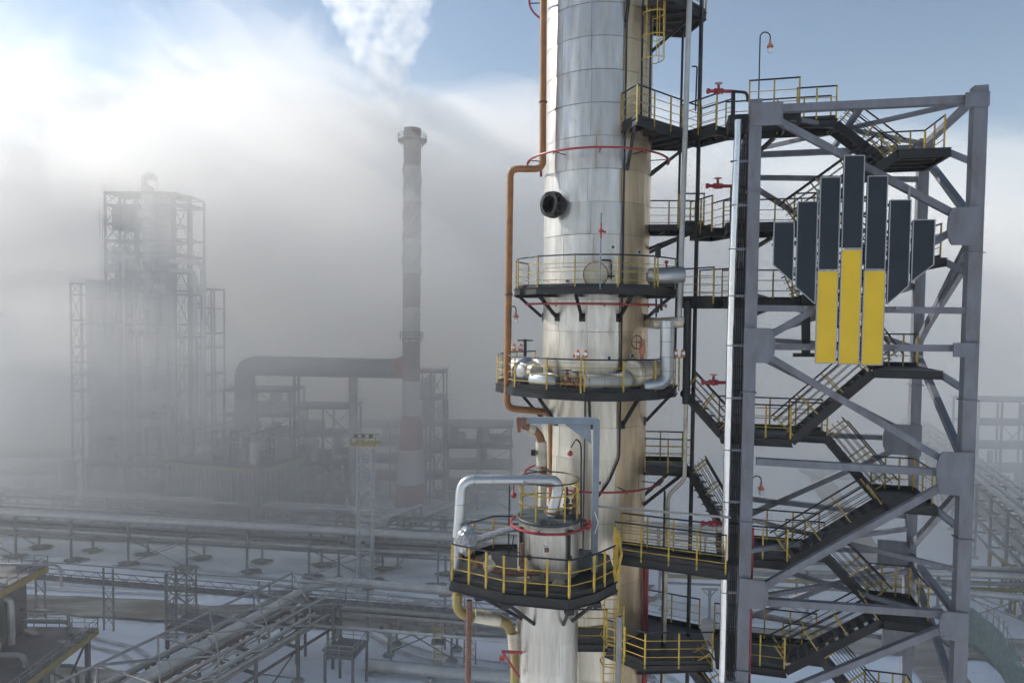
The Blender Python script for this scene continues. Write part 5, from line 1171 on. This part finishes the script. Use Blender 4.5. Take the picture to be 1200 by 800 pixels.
# goal post supports and low pipes on the snow by the road
for lb, px, py in (('slender T support carrying the low pipe nearest the dense rack', 384, 772), ('slender T support carrying the low pipe in the middle of the snow', 458, 783)):
    q = gnd(px, py); t = thing('pipe_support', lb, 'pipe support', (q.x, q.y, 0), 'T supports of the low pipe')
    part(t, 'post', bar(q, q + Z * 4.8, .25), 'bsteel2'); part(t, 'cross_arm', bar(q + Z * 4.8 - V((1.7, 0, 0)), q + Z * 4.8 + V((1.7, -.3, 0)), .25), 'bsteel2')
    part(t, 'strut', add(bar(q + Z * 3.6, q + Z * 4.7 - V((1.1, 0, 0)), .12), bar(q + Z * 3.6, q + Z * 4.7 + V((1.1, 0, 0)), .12)), 'bsteel2')
    part(t, 'valve', add(box(q + Z * 5.2 + V((-1.2, 0, 0)), (.5, .5, .5)), box(q + Z * 5.2 + V((1.2, 0, 0)), (.5, .5, .5))), 'bsteel')
q0, q1 = at_z(360, 731, 5.0), at_z(700, 760, 5.0)
single('low_pipe', tube([q0, q1], .22, 8), 'bpipe', 'low pale pipe crossing the snow on T supports', 'pipe', None, True)
t, a, b, d, s_ = rack('pipe_rack', 'low sleeper rack of parallel pipes beside the brown road', (-24, 91.5), (18, 85), 3.2, 9, [4.6], .28)
for i in range(5): rack_pipe('%s pipe across the low sleeper rack from its road side' % ('first', 'second', 'third', 'fourth', 'fifth')[i], a, b, s_, -.8 + .4 * i, 4.75, (.2, .14, .24, .12, .18)[i], ('bpipe', 'rust', 'bpipe', 'byellow', 'bsteel2')[i])
q = gnd(513, 792); t = thing('yellow_ladder', 'narrow yellow ladder tower standing by the road near the vessel', 'ladder', (q.x, q.y, 0))
for k in (-.5, .5): part(t, 'stile', bar(q + V((k, 0, 0)), q + V((k, 0, 6.8)), .12), 'byellow')
for k in range(16): part(t, 'rung', bar(q + V((-.5, 0, .4 + .4 * k)), q + V((.5, 0, .4 + .4 * k)), .06), 'byellow')
part(t, 'landing', box(q + Z * 4.4, (1.6, 1.4, .15)), 'bsteel')
t = thing('ground_main', 'fat pale pipe lying on the snow at the bottom edge behind the vessel', 'pipe', (-13, 83, 0))
part(t, 'pipe_run', tube([V((-18, 84.2, 1)), V((10, 79.5, 1))], .75, 14), 'bpipe', True)
for f_ in (.05, .3, .55, .8): q = V((-18, 84.2, 1)).lerp(V((10, 79.5, 1)), f_); part(t, 'sleeper', box((q.x, q.y, .15), (.6, 2, .5)), 'conc')

# ---- frame building at the lower corner
FX, FYY = -49.0, 78.0
t = thing('process_house', 'open steel process building with yellow edge beams and pale pipes', 'building', (FX, FYY, 0))
fx = [FX - 27, FX - 18, FX - 9, FX]
fy = [FYY - 14, FYY - 7, FYY]
for x in fx:
    for y in fy: part(t, 'post', bar((x, y, 0), (x, y, 15 if x < FX - .1 else 8), .45), 'bsteel')
def slab(z, x0, x1, y0, y1):
    part(t, 'deck_plate', box(((x0 + x1) / 2, (y0 + y1) / 2, z + .1), (x1 - x0, y1 - y0, .2)), 'bdark')
    for a, b in (((x0, y0), (x1, y0)), ((x1, y0), (x1, y1)), ((x1, y1), (x0, y1))):
        part(t, 'edge_beam', bar((a[0], a[1], z - .25), (b[0], b[1], z - .25), .25, .7), 'byellow')
        a3, b3 = V((*a, z + .2)), V((*b, z + .2)); n_ = int((b3 - a3).length / 1.5)
        for q in (.55, 1.1): part(t, 'handrail', bar(a3 + Z * q, b3 + Z * q, .06), 'bsteel2')
        for k in range(n_ + 1): part(t, 'rail_post', bar(a3.lerp(b3, k / n_), a3.lerp(b3, k / n_) + Z * 1.1, .07), 'bsteel2')
slab(15.0, FX - 28, FX - 5.2, FYY - 15, FYY + 1); slab(7.6, FX - 28, FX + .6, FYY - 15, FYY + 1)
part(t, 'wall_sheet', box((FX - 17, FYY - 3, 11.3), (20, 6, 6.4)), 'bsteel')
part(t, 'wall_sheet', box((FX - 14, FYY - 5, 3.6), (20, 8, 7.0)), 'bsteel')
for i in range(9): part(t, 'wall_rib', bar((FX - 25 + 2.2 * i, FYY - 6.08, 8.1), (FX - 25 + 2.2 * i, FYY - 6.08, 14.4), .2, .14, V((1, 0, 0))), 'bsteel')
for x, z0, z1, r_ in ((FX - 8.6, .2, 18, .28), (FX - 6.4, .2, 13, .35), (FX - 10.5, .2, 24, .22), (FX - 2.0, .2, 6.0, .3)):
    part(t, 'stand_pipe', tube([V((x, FYY - 2 + .2 * (x - FX), z0)), V((x, FYY - 2 + .2 * (x - FX), z1)), V((x - 3, FYY - 2 + .2 * (x - FX), z1))], r_, 10, .8), 'bpipe', True)
for z, r_, y in ((9.2, .35, FYY - .6), (10.6, .25, FYY - 1), (16.4, .22, FYY - 2.2), (3.5, .3, FYY + .4), (5.2, .3, FYY - 9), (9.0, .4, FYY - 8)):
    part(t, 'level_pipe', tube([V((FX - 28, y, z)), V((FX - 1.5, y, z)), V((FX - 1.5, y, z - 2.5))], r_ * .7, 10, 1.0), 'bsteel2', True)
for i in range(3): part(t, 'drum', tube([V((FX - 5.8 - i * 3, FYY - 12, 9.4)), V((FX - 5.8 - i * 3, FYY - 7, 9.4))], 1.1, 16), 'bsteel2', True)
for (z0, z1) in ((.5, 7.0),): part(t, 'brace', add(bar((FX, FYY - 7, z0), (FX, FYY, z1), .18), bar((FX, FYY, z0), (FX, FYY - 7, z1), .18)), 'bsteel')

# ---- far side: right of the tower
t, a, b, d, s_ = rack('pipe_rack', 'foggy tall pipe rack receding beyond the outer tower leg', (78, 92), (122, 205), 7, 9, [5, 8, 11, 14], .35)
for i, (f, z, r_) in enumerate(((-.8, 14.1, .5), (-.3, 14.1, .4), (.3, 14.1, .45), (.8, 14.1, .3), (-.6, 11.1, .4), (.5, 11.1, .35), (-.7, 8.1, .45), (0, 8.1, .3), (.6, 8.1, .3), (-.5, 5.1, .5), (.4, 5.1, .3))):
    rack_pipe('%s pipe on the foggy receding rack' % ('near top', 'second top', 'third top', 'far top', 'near third tier', 'far third tier', 'near second tier', 'middle second tier', 'far second tier', 'near lowest tier', 'far lowest tier')[i], a, b, s_, -f, z, r_)
t, a, b, d, s_ = rack('pipe_rack', 'cross rack with brown and pale pipes behind the foot of the tower', (24, 106), (120, 98), 5, 11, [4.5, 6.6], .32)
for i, (f, z, r_, m_) in enumerate(((-.8, 6.7, .5, 'bpipe'), (-.2, 6.7, .3, 'rust'), (.4, 6.7, .4, 'bpipe'), (-.6, 4.6, .3, 'byellow'), (.3, 4.6, .35, 'bpipe'))):
    rack_pipe(('thick pale pipe on the cross rack behind the tower', 'brown pipe on the cross rack behind the tower', 'far pale pipe on the cross rack behind the tower', 'yellow pipe low on the cross rack behind the tower', 'pale pipe low on the cross rack behind the tower')[i], a, b, s_, f, z, r_, m_)
lp_ = [at_z(1000, 640, 5), at_z(1060, 650, 5), at_z(1095, 690, 5), at_z(1200, 700, 5)]
single('loop_pipe', tube(lp_, .5, 12, 4), 'bpipe', 'bent pale pipe looping over the snow behind the tower stairs', 'pipe', None, True)
block('dim steel block in the fog beyond the receding rack', 1150, 1260, 470, 175, 10, 4, grp='dim steel blocks on the tower side')
block('dim steel block far behind the stairs of the grey tower', 960, 1060, 560, 190, 10, 3, grp='dim steel blocks on the tower side')
t = thing('yellow_barrier', 'yellow barrier frame beside the foggy receding rack', 'barrier', gnd(1165, 690))
g0, g1 = at_z(1160, 668, 4), at_z(1190, 690, 4)
part(t, 'top_bar', bar(g0 + Z * 3, g1 + Z * 3, .3), 'byellow')
for f_ in (0, .5, 1): q = g0.lerp(g1, f_); part(t, 'upright', bar((q.x, q.y, 0), q + Z * 3, .25), 'byellow')
# green debris netting on scaffold
q0, q1, q2 = at_z(1135, 712, 5), at_z(1175, 745, 4), at_z(1230, 850, 3)
t = thing('netted_scaffold', 'green net draped over a scaffold beyond the outer tower leg', 'scaffold', (q1.x, q1.y, 0))
vs_, fs = [], []; ln = fillet([q0, q1, q2], 6, 6); n = 0
lnn = []
for i in range(len(ln) - 1): lnn += [ln[i].lerp(ln[i + 1], k / 4) for k in range(4)]
for p_ in lnn:
    for z, o_ in ((0, -.6), (.35, -.4), (.7, -.1), (1.0, 0), (1.0, .5), (.6, 1.4), (.2, 2.0)): vs_.append(V((p_.x + o_ * 1.2, p_.y + o_ * .4, p_.z * z + .2 * noise.noise(p_ * .9 + V((z, o_, 0))))))
for i in range(len(lnn) - 1):
    for k in range(6): fs.append((i * 7 + k, i * 7 + k + 1, (i + 1) * 7 + k + 1, (i + 1) * 7 + k))
nt_ = part(t, 'net', (vs_, fs), 'green', True); sm_ = nt_.modifiers.new('thickness', 'SOLIDIFY'); sm_.thickness = .04
for p_ in lnn[::5]: part(t, 'scaffold_tube', bar((p_.x, p_.y, 0), (p_.x, p_.y, p_.z + 2.5), .1), 'bsteel2')
for p_, q_ in zip(lnn[::5], lnn[5::5]): part(t, 'scaffold_ledger', bar(p_ + Z * 1.8, q_ + Z * 1.8, .08), 'bsteel2')
# standing posts in the snow between column and tower
for lb, px, py, top in (('single T post in the snow seen between column and tower', 831, 729, 690), ('farther post in the snow seen between column and tower', 826, 655, 625)):
    q = gnd(px, py); hh_ = at(px, top, q.y).z; t = thing('snow_post', lb, 'post', (q.x, q.y, 0), 'posts seen between column and tower')
    part(t, 'post', bar(q, (q.x, q.y, hh_), .35), 'bsteel2'); part(t, 'cap_arm', add(bar((q.x - 1.2, q.y, hh_), (q.x + 1.2, q.y, hh_), .25), bar((q.x, q.y, hh_ - 1.2), (q.x + 1, q.y, hh_ - .1), .12), bar((q.x, q.y, hh_ - 1.2), (q.x - 1, q.y, hh_ - .1), .12)), 'bsteel2')
    part(t, 'footing', lathe(q, [(0, .3), (1.0, .3), (1.2, 0), (1.2, -.1)], 12), 'conc')
# ================================================================== air: haze, drifting fog bank, steam
def vol(name, dens, col=(1, 1, 1), an=.5):
    m = bpy.data.materials.new(name); m.use_nodes = True; t = m.node_tree; t.nodes.remove(t.nodes['Principled BSDF'])
    v = t.nodes.new('ShaderNodeVolumePrincipled'); v.inputs['Density'].default_value = dens; v.inputs['Color'].default_value = (*col, 1); v.inputs['Anisotropy'].default_value = an
    t.links.new(v.outputs[0], t.nodes['Material Output'].inputs['Volume']); return m
def stuff(name, g, m, label, smooth=True):
    o = link(name, mesh(name, g, m, smooth=smooth)); o['kind'] = 'stuff'; o['label'] = label; return o
HZ = vol('haze_air', .0006, (1, .99, .98), .5)
stuff('haze', box((0, 300, 72), (5600, 5600, 146)), HZ, 'thin winter haze over the whole plant', False)
def lumpy(c, rad, amp, freq, seed, sub=5, floor=-3.):
    import bmesh
    bm = bmesh.new(); bmesh.ops.create_icosphere(bm, subdivisions=sub, radius=1)
    vs_ = []
    for v in bm.verts:
        n = v.co.normalized(); k = 1 + amp * (noise.noise(n * freq + V((seed, 0, 0))) + .5 * noise.noise(n * freq * 2.3 + V((0, seed, 0))) + .3 * noise.noise(n * freq * 5 + V((0, 0, seed))))
        p = V((n.x * rad[0] * k, n.y * rad[1] * k, n.z * rad[2] * k)) + V(c)
        p.z = min(142, max(floor + .2 * n.z, p.z)); vs_.append(p)
    fs = [tuple(v.index for v in f.verts) for f in bm.faces]; bm.free(); return vs_, fs
for nm, c_, rad_, dens, amp, fr, seed, lb in (
        ('fog_bank', (-60, 375, 14), (460, 270, 86), .0090, .16, 3.2, 3.3, 'thick low fog bank lying across the whole plant'),
        ('fog_bank', (-66, 246, 48), (165, 138, 66), .0110, .24, 2.8, 8.1, 'tall fog swell rising behind the foggy unit and the chimney'),
        ('fog_bank', (-70, 152, 8), (95, 38, 24), .0085, .3, 3.4, 41.2, 'low mist sheet hanging over the yard in front of the chimney'),
        ('fog_bank', (-90, 266, 48), (215, 160, 74), .0026, .26, 3.0, 17.3, 'faint outer veil of the tall fog swell'),
        ('fog_bank', (170, 330, 20), (300, 225, 100), .0026, .2, 3.0, 1.9, 'soft low fog bank behind the grey tower'),
        ('fog_bank', (130, 430, 30), (450, 345, 104), .0017, .12, 2.4, 51.3, 'broad faint fog veil filling the sky behind the grey tower'),
        ('fog_bank', (-60, 290, 50), (250, 160, 62), .0022, .42, 4.2, 12.4, 'thin ragged fog veil over the chimney and the column'),
        ('fog_bank', (-170, 222, 98), (48, 55, 36), .0070, .55, 3.6, 63.9, 'bright fog scrap highest at the sunny edge of the sky'),
        ('fog_bank', (-78, 222, 106), (40, 52, 30), .0060, .55, 3.4, 21.4, 'wispy fog scrap drifting highest over the foggy unit')):
    stuff(nm, lumpy(c_, rad_, amp, fr, seed, 6), vol('fog_air', dens, (.996, .974, .94), .24), lb)
# steam plume over the chimney
def puffs(spheres, voxel, amp, freq):
    bmx = []; g_all = []
    me = bpy.data.meshes.new('tmp'); vs_, fs = [], []
    for c_, r_ in spheres:
        g = ball(c_, r_, 16, 10); b_ = len(vs_); vs_ += g[0]; fs += [tuple(i + b_ for i in f) for f in g[1]]
    me.from_pydata([tuple(v) for v in vs_], [], fs); o = bpy.data.objects.new('tmp', me); COL.objects.link(o)
    md_ = o.modifiers.new('r', 'REMESH'); md_.mode = 'VOXEL'; md_.voxel_size = voxel
    dg = bpy.context.evaluated_depsgraph_get(); ev = o.evaluated_get(dg); m2 = ev.to_mesh()
    V2 = [v.co + v.normal * amp * (noise.noise(v.co * freq) + .6 * noise.noise(v.co * freq * 2.2) + .35 * noise.noise(v.co * freq * 4.7)) for v in m2.vertices]; F2 = [tuple(p.vertices) for p in m2.polygons]
    ev.to_mesh_clear(); bpy.data.objects.remove(o); bpy.data.meshes.remove(me); return V2, F2
rp = random.Random(5); sp = []
for i in range(60):
    f_ = i / 59; py = 100 - f_ * 135; cx_ = 452 - 10 * f_ + rp.uniform(-1, 1) * (15 + 36 * f_)
    sp.append((at(cx_, py, 172 + rp.uniform(-6, 6)), rp.uniform(2.6, 4.0) + 3.0 * f_ ** .7 * rp.uniform(.6, 1.1)))
PM = vol('steam_air', .16, (1, 1, 1), .35)
pn = PM.node_tree.nodes; pl = PM.node_tree.links
gq = pn.new('ShaderNodeNewGeometry'); nq = pn.new('ShaderNodeTexNoise'); nq.inputs['Scale'].default_value = .22; nq.inputs['Detail'].default_value = 5; nq.inputs['Roughness'].default_value = .62
rq = pn.new('ShaderNodeMapRange'); rq.inputs[1].default_value = .44; rq.inputs[2].default_value = .70; rq.inputs[3].default_value = 0; rq.inputs[4].default_value = .15
pl.new(gq.outputs['Position'], nq.inputs['Vector']); pl.new(nq.outputs[0], rq.inputs[0]); pl.new(rq.outputs[0], next(n for n in pn if n.type == 'PRINCIPLED_VOLUME').inputs['Density'])
stuff('steam_plume', puffs(sp, .9, 1.1, .35), PM, 'bright white steam plume above the banded chimney')
sp = []
for i in range(22):
    f_ = i / 21; sp.append((at(48 - 30 * f_ + rp.uniform(-8, 8), 518 - 44 * f_ + rp.uniform(-4, 4), 136), .9 + 2.4 * f_ * rp.uniform(.6, 1.2)))
stuff('steam_puff', puffs(sp, .5, .6, .5), vol('low_steam_air', .28, (1, 1, 1), .35), 'low white steam puff drifting near the far yard edge')
